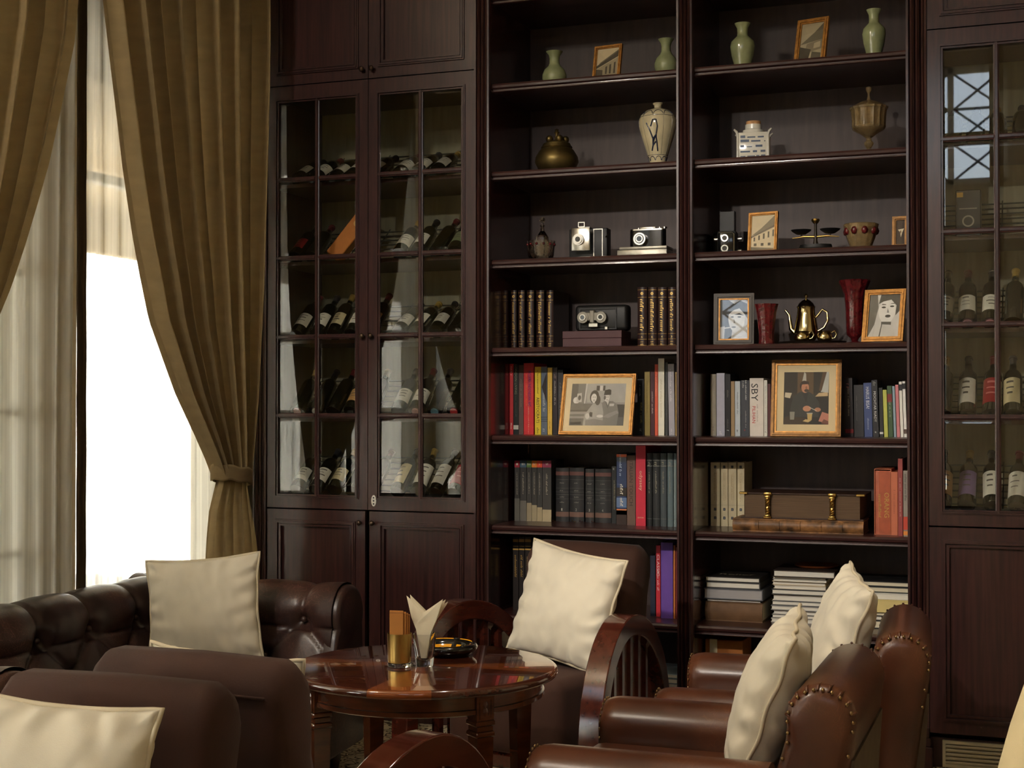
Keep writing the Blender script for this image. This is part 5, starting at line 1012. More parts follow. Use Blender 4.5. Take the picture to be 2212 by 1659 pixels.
smoker = [((52, 42, 36), FULL), ((36, 30, 28), [(0, .6), (1, .6), (1, 1), (0, 1)]), ((96, 74, 50), [(.3, .55), (.66, .55), (.66, 1), (.3, 1)]), ((190, 186, 176), [(.40, .80), (.50, .80), (.49, .97), (.45, 1.0)]), ((196, 198, 196), [(.82, .62), (.99, .6), (1, 1), (.94, 1)]), ((90, 66, 48), [(.78, .64), (.84, .64), (.95, 1), (.86, 1)]),
          ((214, 202, 178), [(.02, .52), (.14, .50), (.18, .60), (.03, .61)]), ((206, 178, 138), [(.7, .53), (.98, .54), (.98, .61), (.78, .6)]), ((24, 24, 28), [(0, 0), (1, 0), (1, .5), (.72, .52), (.3, .5), (.04, .5)]), ((60, 44, 32), [(0, 0), (.6, 0), (.5, .12), (.1, .16), (0, .12)]),
          ((50, 54, 56), [(.14, .14), (.78, .14), (.80, .4), (.68, .56), (.56, .62), (.36, .62), (.22, .54), (.16, .36)]), ((34, 36, 40), [(.40, .6), (.5, .42), (.56, .6)]), ((54, 34, 26), (.455, .74, .10, .095)), ((196, 136, 108), (.475, .70, .085, .10)), ((54, 34, 26), [(.37, .76), (.56, .77), (.55, .82), (.40, .82)]), ((60, 46, 40), (.505, .645, .05, .03)), ((150, 96, 76), (.50, .70, .02, .03)),
          ((200, 142, 112), (.52, .30, .09, .055)), ((190, 130, 100), (.76, .28, .07, .04)), ((220, 216, 206), [(.58, .33), (.74, .26), (.74, .25), (.58, .32)]), ((150, 150, 140), [(.15, .09), (.24, .09), (.25, .24), (.14, .24)]), ((206, 176, 112), [(.54, .08), (.63, .08), (.64, .20), (.53, .20)]), ((190, 186, 174), [(.52, .20), (.65, .20), (.65, .22), (.52, .22)]), ((216, 188, 130), [(.43, .06), (.55, .04), (.62, .07), (.5, .10)]), ((196, 128, 112), [(.78, .06), (1, .02), (1, .2), (.86, .24)]), ((120, 70, 60), [(.84, .02), (1, 0), (1, .06), (.9, .1)])]
picture(1490 + 1150 / 4.608, .12, ZT[3], 151, .335, 'gilt frame with a colour picture of a bearded man in dark clothes smoking', R(10), R(2), M['golddark'], .017, smoker, M['mount'], .030, M['gold'])
sep = lambda k: tuple(int(c * k) for c in (206, 192, 160))
house = [(sep(1.05), FULL), (sep(.3), [(0, .45), (1, .9), (1, .72), (0, .36)]), (sep(.5), [(.15, .55), (1, .95), (1, .9), (.1, .5)]), (sep(.82), [(0, 0), (1, 0), (1, .7), (0, .34)]), (sep(.35), [(.42, .16), (.5, .16), (.5, .42), (.42, .40)]), (sep(.35), [(.6, .16), (.68, .16), (.68, .48), (.6, .46)]), (sep(.35), [(.8, .16), (.88, .16), (.88, .54), (.8, .52)]), (sep(.4), [(0, 0), (.3, 0), (.3, .3), (0, .34)])]
hall = [(sep(1.0), FULL), (sep(.55), [(0, .42), (.4, .62), (1, 1), (1, .68), (.4, .5)]), (sep(.4), [(0, .40), (1, .72), (1, .66), (0, .36)]), (sep(1.05), [(0, .08), (1, .02), (1, .62), (0, .36)])] + [(sep(.3), [(.1 + .2 * i, .26 + .03 * i), (.17 + .2 * i, .26 + .03 * i), (.17 + .2 * i, .38 + .05 * i), (.1 + .2 * i, .37 + .05 * i)]) for i in range(5)] + [(sep(.35), [(.12 + .3 * i, .12), (.24 + .3 * i, .12), (.24 + .3 * i, .20), (.12 + .3 * i, .20)]) for i in range(3)] + [(sep(.5), [(0, 0), (1, 0), (1, .04), (0, .1)])]
veran = [(sep(.9), FULL), (sep(.55), [(0, .45), (.6, .75), (1, 1), (1, .55), (.5, .5)]), (sep(.7), [(.2, .2), (1, .3), (1, .55), (.3, .46)]), (sep(.35), [(0, 0), (.4, 0), (.5, .3), (0, .4)]), (sep(.45), [(.5, 0), (.95, 0), (.95, .18), (.55, .24)]), (sep(.95), [(.6, .32), (.9, .34), (.9, .5), (.62, .46)])]
picture(1309, .18, ZT[7], 62, hgt(1309, 98, .2, ZT[7]) / cos(.2), 'small gilt frame with a sepia picture of a tiled-roof house between two celadon vases', R(12), R(-7), M['gold'], .014, house)
picture(1750, .18, ZT[7], 72, hgt(1757, 39, .22, ZT[7]) / cos(.2), 'broad gilt frame with a sepia veranda picture, tilted between shouldered vases', R(15), R(-13), M['gold'], .020, veran)
picture(1647, .18, ZT[5], 66, hgt(1650, 458, .19, ZT[5]), 'gilt frame with a sepia picture of a long building beside the reflex camera', R(7), R(-10), M['gold'], .013, hall)
woman = [(g(196), FULL), (g(70), [(0, .3), (.35, .35), (.5, .9), (.3, 1), (0, 1)]), (g(44), [(.15, .0), (.4, 0), (.46, .3), (.34, .66), (.2, .66)]), (g(226), (.60, .52, .30, .36)), (g(210), [(.5, 0), (.95, 0), (.92, .3), (.6, .3)]), (g(52), [(.3, .62), (.42, .86), (.72, .98), (.98, .9), (1, .5), (.9, .62), (.7, .78), (.5, .74)]), (g(40), [(.5, .62), (.7, .66), (.86, .6), (.7, .61)]), (g(60), (.70, .56, .07, .02)), (g(60), (.44, .56, .06, .02)), (g(90), (.5, .30, .08, .022)), (g(130), [(.5, .52), (.56, .4), (.49, .4)]), (g(214), [(.16, .26), (.42, .28), (.42, .31), (.16, .29)])]
picture(1585, .18, ZT[4], 86, hgt(1585, 634, .2, ZT[4]), 'dark frame with gilt inner edge and a black and white portrait of a woman', R(6), R(6), M['darkframe'], .022, woman, None, 0, M['gold'])
lady = [(g(206), FULL), (g(70), [(0, .0), (.2, .3), (.3, .7), (.25, 1), (0, 1)]), (g(230), (.58, .62, .27, .30)), (g(36), [(.3, .78), (.36, 1), (.98, 1), (1, .62), (.86, .5), (.88, .74), (.7, .88), (.45, .84)]), (g(36), (.47, .70, .07, .022)), (g(36), (.74, .72, .07, .022)), (g(50), [(.4, .76), (.54, .755), (.54, .77), (.42, .785)]), (g(50), [(.68, .775), (.82, .78), (.82, .80), (.7, .79)]), (g(60), (.62, .49, .09, .035)), (g(140), [(.60, .68), (.66, .57), (.58, .57)]), (g(200), [(.4, .0), (.9, 0), (.8, .36), (.48, .36)]), (g(60), [(.42, .30), (.74, .28), (.74, .35), (.42, .36)]), (g(50), [(.36, 0), (.40, 0), (.46, .32), (.43, .32)])]
picture(1906, .12, ZT[4], 92, hgt(1906, 627, .16, ZT[4]) / cos(R(16)), 'leaning ornate gilt frame with a black and white portrait of a woman smoking', R(16), R(-9), M['gold'], .022, lady)
picture(1946, .2, ZT[5], 36, hgt(1946, 467, .2, ZT[5]), 'small dark brown frame with a white flower, half behind the pillar', R(6), R(-4), M['golddark'], .016, [((72, 54, 40), FULL), ((236, 226, 196), [(.2, .62), (.9, .66), (.7, .5), (.55, .3), (.45, .5)]), ((150, 120, 90), (.5, .52, .1, .06))])

# ================================================================== wine bottles in the glazed cabinets
R_ = .0375
def bottle_mesh():
    return MB().lathe([(0, .012), (.020, .004), (R_ * .92, 0), (R_, .006), (R_, .185), (R_ * .92, .205), (R_ * .55, .225), (.0150, .24), (.0140, .29), (.0165, .292), (.0165, .300), (0, .300)], 24).mesh('bottle_body', M['bottleglass'], smooth=50)
def label_mesh(z0, z1, half=1.15):
    b = MB(); n = 14; r = R_ + .0006
    b.grid(n, 1, lambda s, k: (r * sin((s - .5) * 2 * half), r * cos((s - .5) * 2 * half), z0 + (z1 - z0) * k)); return b.mesh('label', M['paper'], smooth=180)
def capsule_mesh(): return MB().lathe([(.0148, .235), (.0146, .29), (.0172, .2915), (.0172, .3008), (0, .3012)], 20).mesh('capsule', M['black'], smooth=50)
def seal_mesh(): return MB().lathe([(0, -.0008), (.019, -.0008), (.019, .004), (0, .004)], 18).mesh('base_seal', M['black'], smooth=40)
BM, LM, LM2, CMh, SM = bottle_mesh(), label_mesh(.045, .130), label_mesh(.035, .165), capsule_mesh(), seal_mesh()
def slot_mat(o, m): o.material_slots[0].link = 'OBJECT'; o.material_slots[0].material = m
LAB = {'white': flat((226, 222, 210)), 'cream': flat((216, 202, 162)), 'red': flat((146, 26, 38)), 'lilac': flat((128, 104, 150)), 'plain': None, 'green': flat((120, 130, 96)), 'tan': flat((196, 150, 92))}
CAPS = [flat((20, 18, 20)), flat((90, 20, 28)), flat((60, 60, 62)), flat((170, 140, 70))]
bi = 0
def bottle(x, y, z, lab, tilt, where, yaw=0., seal=None, stripe=None, rz=0., second=False):
    global bi; bi += 1
    nm = {'plain': 'unlabelled dark'}.get(lab, lab + ' labelled')
    t = thing('wine_bottle', '%s wine bottle %s' % (nm, where), 'bottle', (x, y, z), 0, 'wine bottles ' + where)
    # local axis +Z of the bottle points back and up; the label faces up and forward
    t.rotation_euler = (Matrix.Rotation(yaw, 4, 'Z') @ Matrix.Rotation(-(pi / 2 - tilt), 4, 'X') @ Matrix.Rotation(rz, 4, 'Z') @ Matrix.Rotation(pi, 4, 'Z')).to_euler()
    o = bpy.data.objects.new('glass', BM); COL.objects.link(o); o.parent = t
    c = bpy.data.objects.new('capsule', CMh); COL.objects.link(c); c.parent = t; slot_mat(c, CAPS[bi % 4])
    if lab != 'plain':
        l = bpy.data.objects.new('label', LM2 if second else LM); COL.objects.link(l); l.parent = t; slot_mat(l, LAB[lab])
        rr = random.Random(bi); b = MB(); n = 3; r = R_ + .0012; z0, z1 = (.035, .165) if second else (.045, .13)
        for k in range(n):
            zz_ = z0 + (z1 - z0) * (.35 + .22 * k); hh_ = (z1 - z0) * rr.uniform(.03, .08); hw_ = rr.uniform(.25, .6)
            b.grid(6, 1, lambda s, q: (-r * sin((s - .5) * 2 * hw_), r * cos((s - .5) * 2 * hw_), zz_ + hh_ * q))
        if stripe: b.grid(8, 1, lambda s, q: (-r * sin((s - .5) * 2.2), r * cos((s - .5) * 2.2), z0 + (z1 - z0) * (.12 + .14 * q)))
        b.build('label_print', flat(stripe) if stripe else flat((90, 84, 80) if lab != 'red' else (206, 120, 120)), t, 180)
    if seal: s = bpy.data.objects.new('base_seal', SM); COL.objects.link(s); s.parent = t; slot_mat(s, flat(seal))
    return t
def zb(z, tilt): return z + R_ * cos(tilt) + .001
rack_names = ['lowest', 'second', 'third', 'fourth', 'fifth']
# left cabinet: two doors, five racks
x0, x1 = BX['p0'][1], BX['p1'][0]; xm = (x0 + x1) / 2; rr = random.Random(21)
def rack_row(i, xs, labs, tilt, where, **kw):
    for k, (x, lb) in enumerate(zip(xs, labs)):
        q = dict(kw); sd_ = q.pop('seals', None)
        bottle(x, .17 + rr.uniform(-.012, .012), zb(GZ[i], tilt) - .012, lb, tilt, where, yaw=rr.uniform(-.05, .05), rz=rr.uniform(-.35, .35), seal=sd_[k] if sd_ else None, **q)
dl = 'on the %s rack behind the door beside the curtain'; dr_ = 'on the %s rack behind the door beside the bookcase'
def five(a, b, n=5): return [a + .075 + (b - a - .15) * k / (n - 1) for k in range(n)]
LX, RX_ = five(x0, xm), five(xm, x1)
rack_row(0, LX, ['white', 'white', 'cream', 'plain', 'plain'], R(38), dl % 'lowest'); rack_row(0, RX_, ['cream', 'white', 'white', 'red', 'red'], R(40), dr_ % 'lowest', second=True)
rack_row(1, LX, ['plain', 'plain', 'plain', 'tan', 'plain'], R(42), dl % 'second', seals=[(190, 130, 130), (200, 196, 190), None, None, None]); rack_row(1, RX_, ['white', 'white', 'plain', 'plain', 'plain'], R(42), dr_ % 'second', seals=[None, (196, 150, 140), (110, 160, 180), (190, 60, 60), (200, 50, 50)])
rack_row(2, LX, ['white', 'white', 'cream', 'white', 'tan'], R(42), dl % 'third'); rack_row(2, RX_, ['white', 'white', 'white', 'plain', 'white'], R(30), dr_ % 'third')
rack_row(3, RX_, ['white', 'white', 'plain', 'green', 'cream'], R(36), dr_ % 'fourth')
rack_row(4, LX, ['white', 'white', 'white', 'white', 'white'], R(26), dl % 'top'); rack_row(4, RX_[:3], ['white', 'white', 'white'], R(26), dr_ % 'top')
rack_row(3, [x0 + .06, x0 + .145], ['red', 'plain'], R(36), dl % 'fourth')
# orange box leaning on the fourth rack
t = thing('gift_box', 'orange wine gift box leaning behind the glass door beside the curtain', 'box', (x0 + .262, .19, GZ[3] + .0165), 0, None, rot=(R(-20), R(32), 0)); MB().rbox(-.04, .04, -.03, .03, 0, .27, .003, 1).build('carton', flat((214, 128, 52)), t); q = MB(); cyl_y(q, 0, .2, -.0312, -.03, .018, n=16); q.build('printed_emblem', flat((236, 184, 110)), t)
# right cabinet
x0r = BX['p3'][1]; dk = 'on the %s rack of the cabinet above the ventilation grille'
def rrow(i, us, labs, tilt, **kw): rack_row(i, [PX(u, .2) for u in us], labs, tilt, dk % ('lowest', 'second', 'third', 'fourth', 'top')[i], **kw)
rrow(0, [2036, 2088, 2143, 2196, 2244], ['tan', 'lilac', 'white', 'white', 'cream'], R(46), second=True)
rrow(1, [2036, 2090, 2142, 2188, 2240], ['plain', 'white', 'red', 'cream', 'cream'], R(52), second=True)
rrow(2, [2040, 2092, 2140, 2190, 2240], ['white', 'white', 'white', 'plain', 'tan'], R(50), seals=[(190, 130, 140)] * 3 + [None, None])
rrow(4, [2060, 2110, 2160, 2210], ['plain', 'plain', 'plain', 'plain'], R(34))
xx = PX(2095, .22); t = thing('spirit_box', 'black bottle gift box with round emblem behind the glass above the ventilation grille', 'box', (xx, .2, GZ[3] - .011)); MB().rbox(-.05, .05, -.045, .045, 0, .2, .003, 1).build('carton', M['black'], t); q = MB(); ring_y(q, 0, .07, -.0462, -.045, .018, .024); q.box(-.035, .035, -.046, -.045, .12, .124); q.build('printed_emblem', flat((150, 146, 130)), t); MB().box(-.045, -.02, -.0462, -.045, .17, .19).build('printed_tab', flat((190, 150, 60)), t)
# ================================================================== chesterfield sofa
def sofa():
    yF, yN = -.86, -2.88                       # roll axes of the far and near arm
    xB, xFr = -3.53, -2.64                     # roll axis of the back, front of the arms
    zr, r = .63, .12
    t = thing('chesterfield_sofa', 'dark brown buttoned leather chesterfield sofa standing before the window', 'sofa', (-3.0, (yF + yN) / 2, 0)); off = t.location
    # cross-section: (forward, up) with forward = towards the seat
    path = [(.19, .36)]
    for i in range(1, 7): path.append((.19 - .07 * i / 6, .36 + .22 * i / 6))
    for i in range(25): a = R(-22 + 222 * i / 24); path.append((r * cos(a), zr + r * sin(a)))
    for i in range(1, 5): path.append((-.115, .58 - .48 * i / 4))
    cum = [0]
    for p, q in zip(path, path[1:]): cum.append(cum[-1] + math.hypot(q[0] - p[0], q[1] - p[1]))
    Lp = cum[-1]
    def at(tt):
        d = tt * Lp
        for i in range(len(cum) - 1):
            if cum[i] <= d <= cum[i + 1] or i == len(cum) - 2:
                k = (d - cum[i]) / (cum[i + 1] - cum[i]); p, q = path[i], path[i + 1]; dx, dz = q[0] - p[0], q[1] - p[1]; l = math.hypot(dx, dz)
                return (p[0] + dx * k, p[1] + dz * k, dz / l, -dx / l)       # point and outward normal
    D1, D2, DT = .27, .12, .56                 # path distance of button rows and of the pleat ends on the roll
    def tufts(length, start, sp):
        B = []; Sg = []
        n = int(length / sp) + 3
        for i in range(-1, n):
            s = start + i * sp; B.append((s, D1)); B.append((s + sp / 2, D2)); Sg.append(((s, D1), (s, DT))); Sg.append(((s, D1), (s + sp / 2, D2))); Sg.append(((s, D1), (s - sp / 2, D2))); Sg.append(((s + sp / 2, D2), (s + sp / 2, -.02)))
        return B, Sg
    def depth(s, d, B, Sg):
        if d > DT + .08: return 0
        mb = min((s - b[0]) ** 2 + (d - b[1]) ** 2 for b in B); ms = 9
        for (p, q) in Sg:
            if abs(s - p[0]) > .25: continue
            vx, vy = q[0] - p[0], q[1] - p[1]; k = max(0, min(1, ((s - p[0]) * vx + (d - p[1]) * vy) / (vx * vx + vy * vy))); dd = (s - p[0] - vx * k) ** 2 + (d - p[1] - vy * k) ** 2
            ms = min(ms, dd)
        fade = 1 if d < .42 else max(0, 1 - (d - .42) / .2)
        return -.036 * exp(-mb / .0011) + fade * (-.014 * exp(-ms / .00014) + .012 * (1 - exp(-ms / .004)))
    def sweep(length, start, sp, place, name):
        B, Sg = tufts(length, start, sp); b = MB()
        def fn(s, tt):
            a, z, nx, nz = at(tt); w = depth(s * length, tt * Lp, B, Sg); wr = .0025 * mnoise.noise((s * length * 16, tt * 14, 3.3))
            return place(s * length, a + nx * (w + wr), z + nz * (w + wr))
        b.grid(int(length / .0125), 110, fn); b.build(name, M['sofaleather'], t, 180, off=off)
        bt = []
        for (s, d) in B:
            if .03 < s < length - .03: a, z, nx, nz = at(d / Lp); bt.append(place(s, a - nx * .022, z - nz * .022))
        for p in bt: MB().sphere(p, .013, 10).build('button', M['sofaleather'], t, 180, off=off)
    sweep(yF - yN, .30, .305, lambda s, a, z: (xB + a, yF - s, z), 'backrest')
    sweep(xFr - xB + .10, .54, .31, lambda s, a, z: (xB - .10 + s, yF - a, z), 'arm'); sweep(xFr - xB + .10, .54, .31, lambda s, a, z: (xB - .10 + s, yN + a, z), 'arm')
    for (y, sg) in ((yF, -1), (yN, 1)):        # front facing of the arms
        pr = [(p[0] * .97, p[1]) for p in path] + [(.19, .08)]
        MB().loft([(y + sg * p[0], p[1]) for p in pr], [(xFr - .03, .0), (xFr + .012, .0), (xFr + .022, .008), (xFr + .026, .02)], 'x').build('arm_front', M['sofaleather'], t, 40, off=off)
    MB().rbox(xB - .10, xFr, yN, yF, .09, .30, .02, 2).build('base', M['sofaleather'], t, 40, off=off)
    L3 = (yF - yN - .34) / 3
    for i in range(3): MB().rbox(xB + .10, xFr - .0, yN + .17 + i * L3 + .004, yN + .17 + (i + 1) * L3 - .004, .30, .45, .045, 4).build('seat_cushion', M['sofaleather'], t, 60, off=off)
    for (x, y) in ((xB, yF), (xB, yN), (xFr - .06, yF), (xFr - .06, yN)): MB().lathe([(0, 0), (.022, 0), (.034, .05), (.03, .092), (0, .092)], 14, (x, y, 0)).build('foot', M['wood'], t, 40, off=off)
sofa()
# ================================================================== cushions
def cushion(label, P, w, h, T, rot, m, seed, group='loose square cushions'):
    t = thing('cushion', label, 'cushion', P, 0, group, rot=rot); W, H = w / 2, h / 2
    def pos(a, b, side):
        kx, ky = .075, .075
        x = W * a * (1 - kx * (1 - b * b) * abs(a)); z = H * b * (1 - ky * (1 - a * a) * abs(b))
        e = max(0, (1 - a * a)) * max(0, (1 - b * b)); y = T / 2 * e ** .42
        edge = min(1 - abs(a), 1 - abs(b)); wr = 0
        if edge > 0:
            q = exp(-edge / .22) * min(1, edge / .05)
            along = a if abs(b) > abs(a) else b
            wr = q * .010 * sin(along * 17 + seed + 3 * mnoise.noise((a * 2, b * 2, seed))) + .006 * mnoise.noise((a * 2.1 + seed, b * 2.1, side)) * min(1, edge / .3) + .004 * mnoise.noise((a * 6 + b * 2, b * 3 - a * 4 + seed, side * 2)) * min(1, edge / .2)
        return (x, side * (y + wr), z)
    n = 56; b = MB()
    for sd_ in (-1, 1): b.grid(n, n, lambda s, k: pos(2 * s - 1, 2 * k - 1, sd_))
    me = b.build('cover', m, t, 180)
    bm = bmesh.new(); bm.from_mesh(me.data); bmesh.ops.remove_doubles(bm, verts=bm.verts[:], dist=.0004); bmesh.ops.recalc_face_normals(bm, faces=bm.faces[:]); bm.to_mesh(me.data); bm.free()
    pts = []; ns = 22
    def rim(a, b): x, y, z = pos(a, b, 1); return (x * 1.004, .004 * sin(9 * (a - b) + seed), z * 1.004)
    for i in range(ns): pts.append(rim(-1 + 2 * i / ns, -1))
    for i in range(ns): pts.append(rim(1, -1 + 2 * i / ns))
    for i in range(ns): pts.append(rim(1 - 2 * i / ns, 1))
    for i in range(ns): pts.append(rim(-1, 1 - 2 * i / ns))
    MB().tube(pts, .0055, 7, True).build('piping', M['piping'], t, 180)
    return t
# ================================================================== velvet armchairs with arched wooden arms
def velvet_chair(label, loc, rz):
    t = thing('velvet_armchair', label, 'armchair', loc, rz, 'brown velvet armchairs with arched arms')
    # local frame: faces +Y; backrest reclined
    bw = .255; b = MB()
    prof = []                                   # side profile of the back (y, z), rolled top
    pts = [(-.155, .30), (-.175, .50), (-.215, .72), (-.235, .84), (-.248, .895), (-.285, .925), (-.335, .925), (-.372, .900), (-.385, .86), (-.372, .74), (-.335, .52), (-.31, .30)]
    st = []
    for i in range(6): a = pi / 2 * i / 5; st.append((-bw + .035 * (1 - sin(a)), .035 * (1 - sin(a)) * 1.0 + (.02 if i == 0 else 0)))
    st = [(-bw, .045), (-bw + .006, .026), (-bw + .018, .010), (-bw + .035, 0), (0, -.004), (bw - .035, 0), (bw - .018, .010), (bw - .006, .026), (bw, .045)]
    b.loft(pts, st, 'x'); o = b.build('backrest', M['velvet'], t, 60)
    MB().tube([(-bw + .03, -.388, .858), (0, -.391, .860), (bw - .03, -.388, .858)], .0035, 7).build('seam_piping', M['velvet'], t, 180)
    MB().rbox(-bw, bw, -.30, .30, .20, .492, .045, 4).build('seat', M['velvet'], t, 60)
    MB().rbox(-bw + .01, bw - .01, -.28, .27, .14, .20, .01, 1).build('seat_rail', M['chairwood'], t)
    for sx in (-1, 1):
        x0, x1 = sx * (bw + .002), sx * (bw + .088)
        if x0 > x1: x0, x1 = x1, x0
        out = []; inn = []; n = 30; cy, zs = .06, .26
        for i in range(n + 1):
            a = pi * i / n; ry = .33 if a < pi / 2 else .41
            out.append((cy + ry * cos(a), zs + .45 * sin(a))); inn.append((cy + (ry - .06) * cos(a), zs + .375 * sin(a)))
        out = [(cy + .33, 0)] + out + [(cy - .43, 0)]; inn = [(cy + .27, 0)] + inn + [(cy - .37, 0)]
        m_ = len(out); b = MB(); V = []
        for (p, q) in zip(out, inn): V += [(x0, *p), (x1, *p), (x1, *q), (x0, *q)]
        F_ = []
        for i in range(m_ - 1):
            A = i * 4; B = A + 4
            for k in range(4): F_.append((A + k, A + (k + 1) % 4, B + (k + 1) % 4, B + k))
        F_ += [(0, 1, 2, 3), tuple((m_ - 1) * 4 + k for k in (3, 2, 1, 0))]
        b.add(V, F_); piv = Vector((sx * bw, -.36, 0)); SP = Matrix.Translation(piv) @ Matrix.Rotation(-sx * R(9), 4, 'Z') @ Matrix.Translation(-piv); b.xf(SP); o = b.build('arm', M['chairwood'], t, 35); bv = o.modifiers.new('bev', 'BEVEL'); bv.width = .004; bv.segments = 2; bv.limit_method = 'ANGLE'
        xm = (x0 + x1) / 2
        for k in range(5):
            y = cy - .20 + k * .082; top = zs + .375 * sqrt(max(0, 1 - ((y - cy) / (.27 if y > cy else .35)) ** 2)) + .01
            MB().box(xm - .020, xm + .020, y - .011, y + .011, .17, top).xf(SP).build('slat', M['chairwood'], o)
        MB().rbox(xm - .018, xm + .018, cy - .36, cy + .28, .14, .19, .004, 1).xf(SP).build('stretcher', M['chairwood'], o)
    return t
VH = .925
def chair_at(u, v, rz, label, dy=-.31):
    p = at_Z(u, v, VH); o = Matrix.Rotation(rz, 3, 'Z') @ Vector((0, dy, 0)); return velvet_chair(label, (p.x - o.x, p.y - o.y, 0), rz)
ch_front = chair_at(428, 1412, R(-4), 'brown velvet armchair seen from behind, facing the round table from the sofa side')
ch_back = chair_at(1270, 1172, R(166), 'brown velvet armchair with a cream cushion before the bookcase, facing the table')
ch_near = chair_at(252, 1462, R(181), 'brown velvet armchair with cream cushion, back to back with the chair at the table')
# ================================================================== round table
tc = at_Z(915, 1436, .70); TR = .40
t = thing('round_table', 'round polished wooden table with radiating veneer and square tapered legs', 'table', (tc.x, tc.y, 0))
MB().lathe([(0, .672), (TR - .02, .672), (TR - .004, .676), (TR, .684), (TR - .002, .694), (TR - .008, .699), (TR - .014, .700), (0, .700)], 96).build('table_top', M['veneer'], t, 50)
tw = mat('table_mahogany', rgb(86, 44, 24), rough=.2, coat=.6, var=.3, nsc=5, st=(2, 2, 8))
MB().lathe([(TR - .055, .621), (TR - .048, .616), (TR - .040, .620), (TR - .040, .632), (TR - .046, .634), (TR - .046, .668), (TR - .035, .672), (TR - .08, .672), (TR - .08, .616), (TR - .055, .621)], 96).build('apron', tw, t, 50)
for i in range(4):
    a = R(-58.5 + 20.25 + 90 * i); c, s_ = cos(a), sin(a); rr_ = TR - .062; o = Matrix.Translation((c * rr_, s_ * rr_, 0)) @ Matrix.Rotation(a + pi / 2, 4, 'Z')
    b = MB(); b.rbox(-.028, .028, -.028, .028, .60, .670, .002, 1); b.rbox(-.031, .031, -.031, .031, .586, .60, .003, 1); b.rbox(-.026, .026, -.026, .026, .570, .586, .002, 1); b.rbox(-.031, .031, -.031, .031, .555, .570, .004, 1)
    b.add([(-.026, -.026, .555), (.026, -.026, .555), (.026, .026, .555), (-.026, .026, .555), (-.015, -.015, 0), (.015, -.015, 0), (.015, .015, 0), (-.015, .015, 0)], [(0, 1, 5, 4), (1, 2, 6, 5), (2, 3, 7, 6), (3, 0, 4, 7), (4, 5, 6, 7), (0, 3, 2, 1)])
    L_ = b.xf(o).build('leg', tw, t)
    q = frame_rect(MB(), -.020, .020, .606, .664, .004, -.031, -.027); q.sphere((0, -.028, .625), .010, 8, (1, .3, 1.4)); q.sphere((0, -.028, .645), .008, 8, (1, .3, 1.4)); q.xf(o).build('carving', tw, L_)
    if i == 0: pass
# things on the table
ZTB = .7003
def tp(u, v): return at_Z(u, v, ZTB)
p = tp(863, 1439); K = (p - CAM).length / F
t = thing('sachet_tumbler', 'gold lined glass tumbler holding brown paper sachets on the round table', 'glass', (p.x, p.y, ZTB)); H = 70 * K; Wd = 26 * K
MB().lathe([(0, 0), (Wd * .92, 0), (Wd * .97, .004), (Wd * .97, .011), (Wd * .92, .0125), (0, .0125)], 32).build('glass_base', M['glass'], t, 50)
MB().lathe([(0, .013), (Wd * .93, .013), (Wd * .96, .02), (Wd, H), (Wd * .97, H), (Wd * .9, .016), (0, .016)], 32).build('gold_cup', M['brass'], t, 50)
def sachet(x, y, rz, tilt, k, lb):
    s = thing('paper_sachet', lb, 'sachet', (p.x + x, p.y + y, ZTB + .0165), 0, 'brown sachets in the gold lined tumbler', rot=(tilt[0], tilt[1], rz)); MB().rbox(-.021, .021, -.0012, .0012, 0, H * 1.52 - .004 * k, .0008, 1).build('packet', M['kraft'], s); MB().box(-.021, .021, -.0014, .0014, H * 1.44 - .004 * k, H * 1.46 - .004 * k).build('seam', flat((150, 96, 46)), s)
for k, (x, y, rz, tl, lb) in enumerate([(-.005, -.011, .16, (0, 0), 'front brown sachet in the gold lined tumbler'), (.001, -.005, .16, (0, 0), 'second brown sachet, in the gold lined tumbler'), (.005, .001, .16, (0, 0), 'third brown sachet in the gold lined tumbler'), (.008, .007, .16, (0, 0), 'rear brown sachet in the gold lined tumbler')]): sachet(x, y, rz, tl, k, lb)
p2 = tp(917, 1438)
t = thing('napkin_glass', 'clear thick-based glass tumbler holding white paper napkins on the round table', 'glass', (p2.x, p2.y, ZTB)); H2 = 68 * K; Wt = 25 * K; Wb = 18 * K
MB().lathe([(0, 0), (Wb, 0), (Wb + .001, .004), (Wt, H2), (Wt - .002, H2), (Wb * .82, .026), (Wb * .4, .020), (0, .019)], 32).build('glass', M['glass'], t, 50)
def napkin(sg, tipx, tipz, dy, rz, lb, fold):
    n_ = thing('paper_napkin', lb, 'napkin', (p2.x, p2.y, ZTB + .0243), rz, 'white napkins in the clear tumbler')
    P = [(-.008, 0), (.008, 0), (.020, H2 * .75), (.040, H2 * 1.25), (tipx * 1.18, tipz), (-.002, tipz * .76), (-.026, H2 * 1.02), (-.021, H2 * .7)]
    b = MB()
    for (off_, sc) in ((0, 1.), (.0014, .985), (.0028, .965)):
        V = []
        for (x, z) in P: V.append((sg * x * sc, dy + off_ + .010 * fold * (sg * x / .03) * (z / .1), z * sc))
        b.add(V + [(v[0], v[1] + .0007, v[2]) for v in V], [(0, 1, 2, 7), (7, 2, 3, 6), (6, 3, 4, 5), (8, 15, 10, 9), (15, 14, 11, 10), (14, 13, 12, 11)] + [(i, (i + 1) % 8, 8 + (i + 1) % 8, 8 + i) for i in range(8)])
    b.build('sheet', M['napkin'], n_)
HT = H2 * 1.85
napkin(1, .050, HT, -.0100, R(12), 'front folded napkin leaning towards the ashtray in the clear tumbler', -.25)
napkin(-1, .047, HT * 1.03, -.0056, R(12), 'front folded napkin leaning towards the sachets in the clear tumbler', -.25)
napkin(1, .056, HT * .99, -.0012, R(12), 'middle folded napkin leaning towards the ashtray in the clear tumbler', -.25)
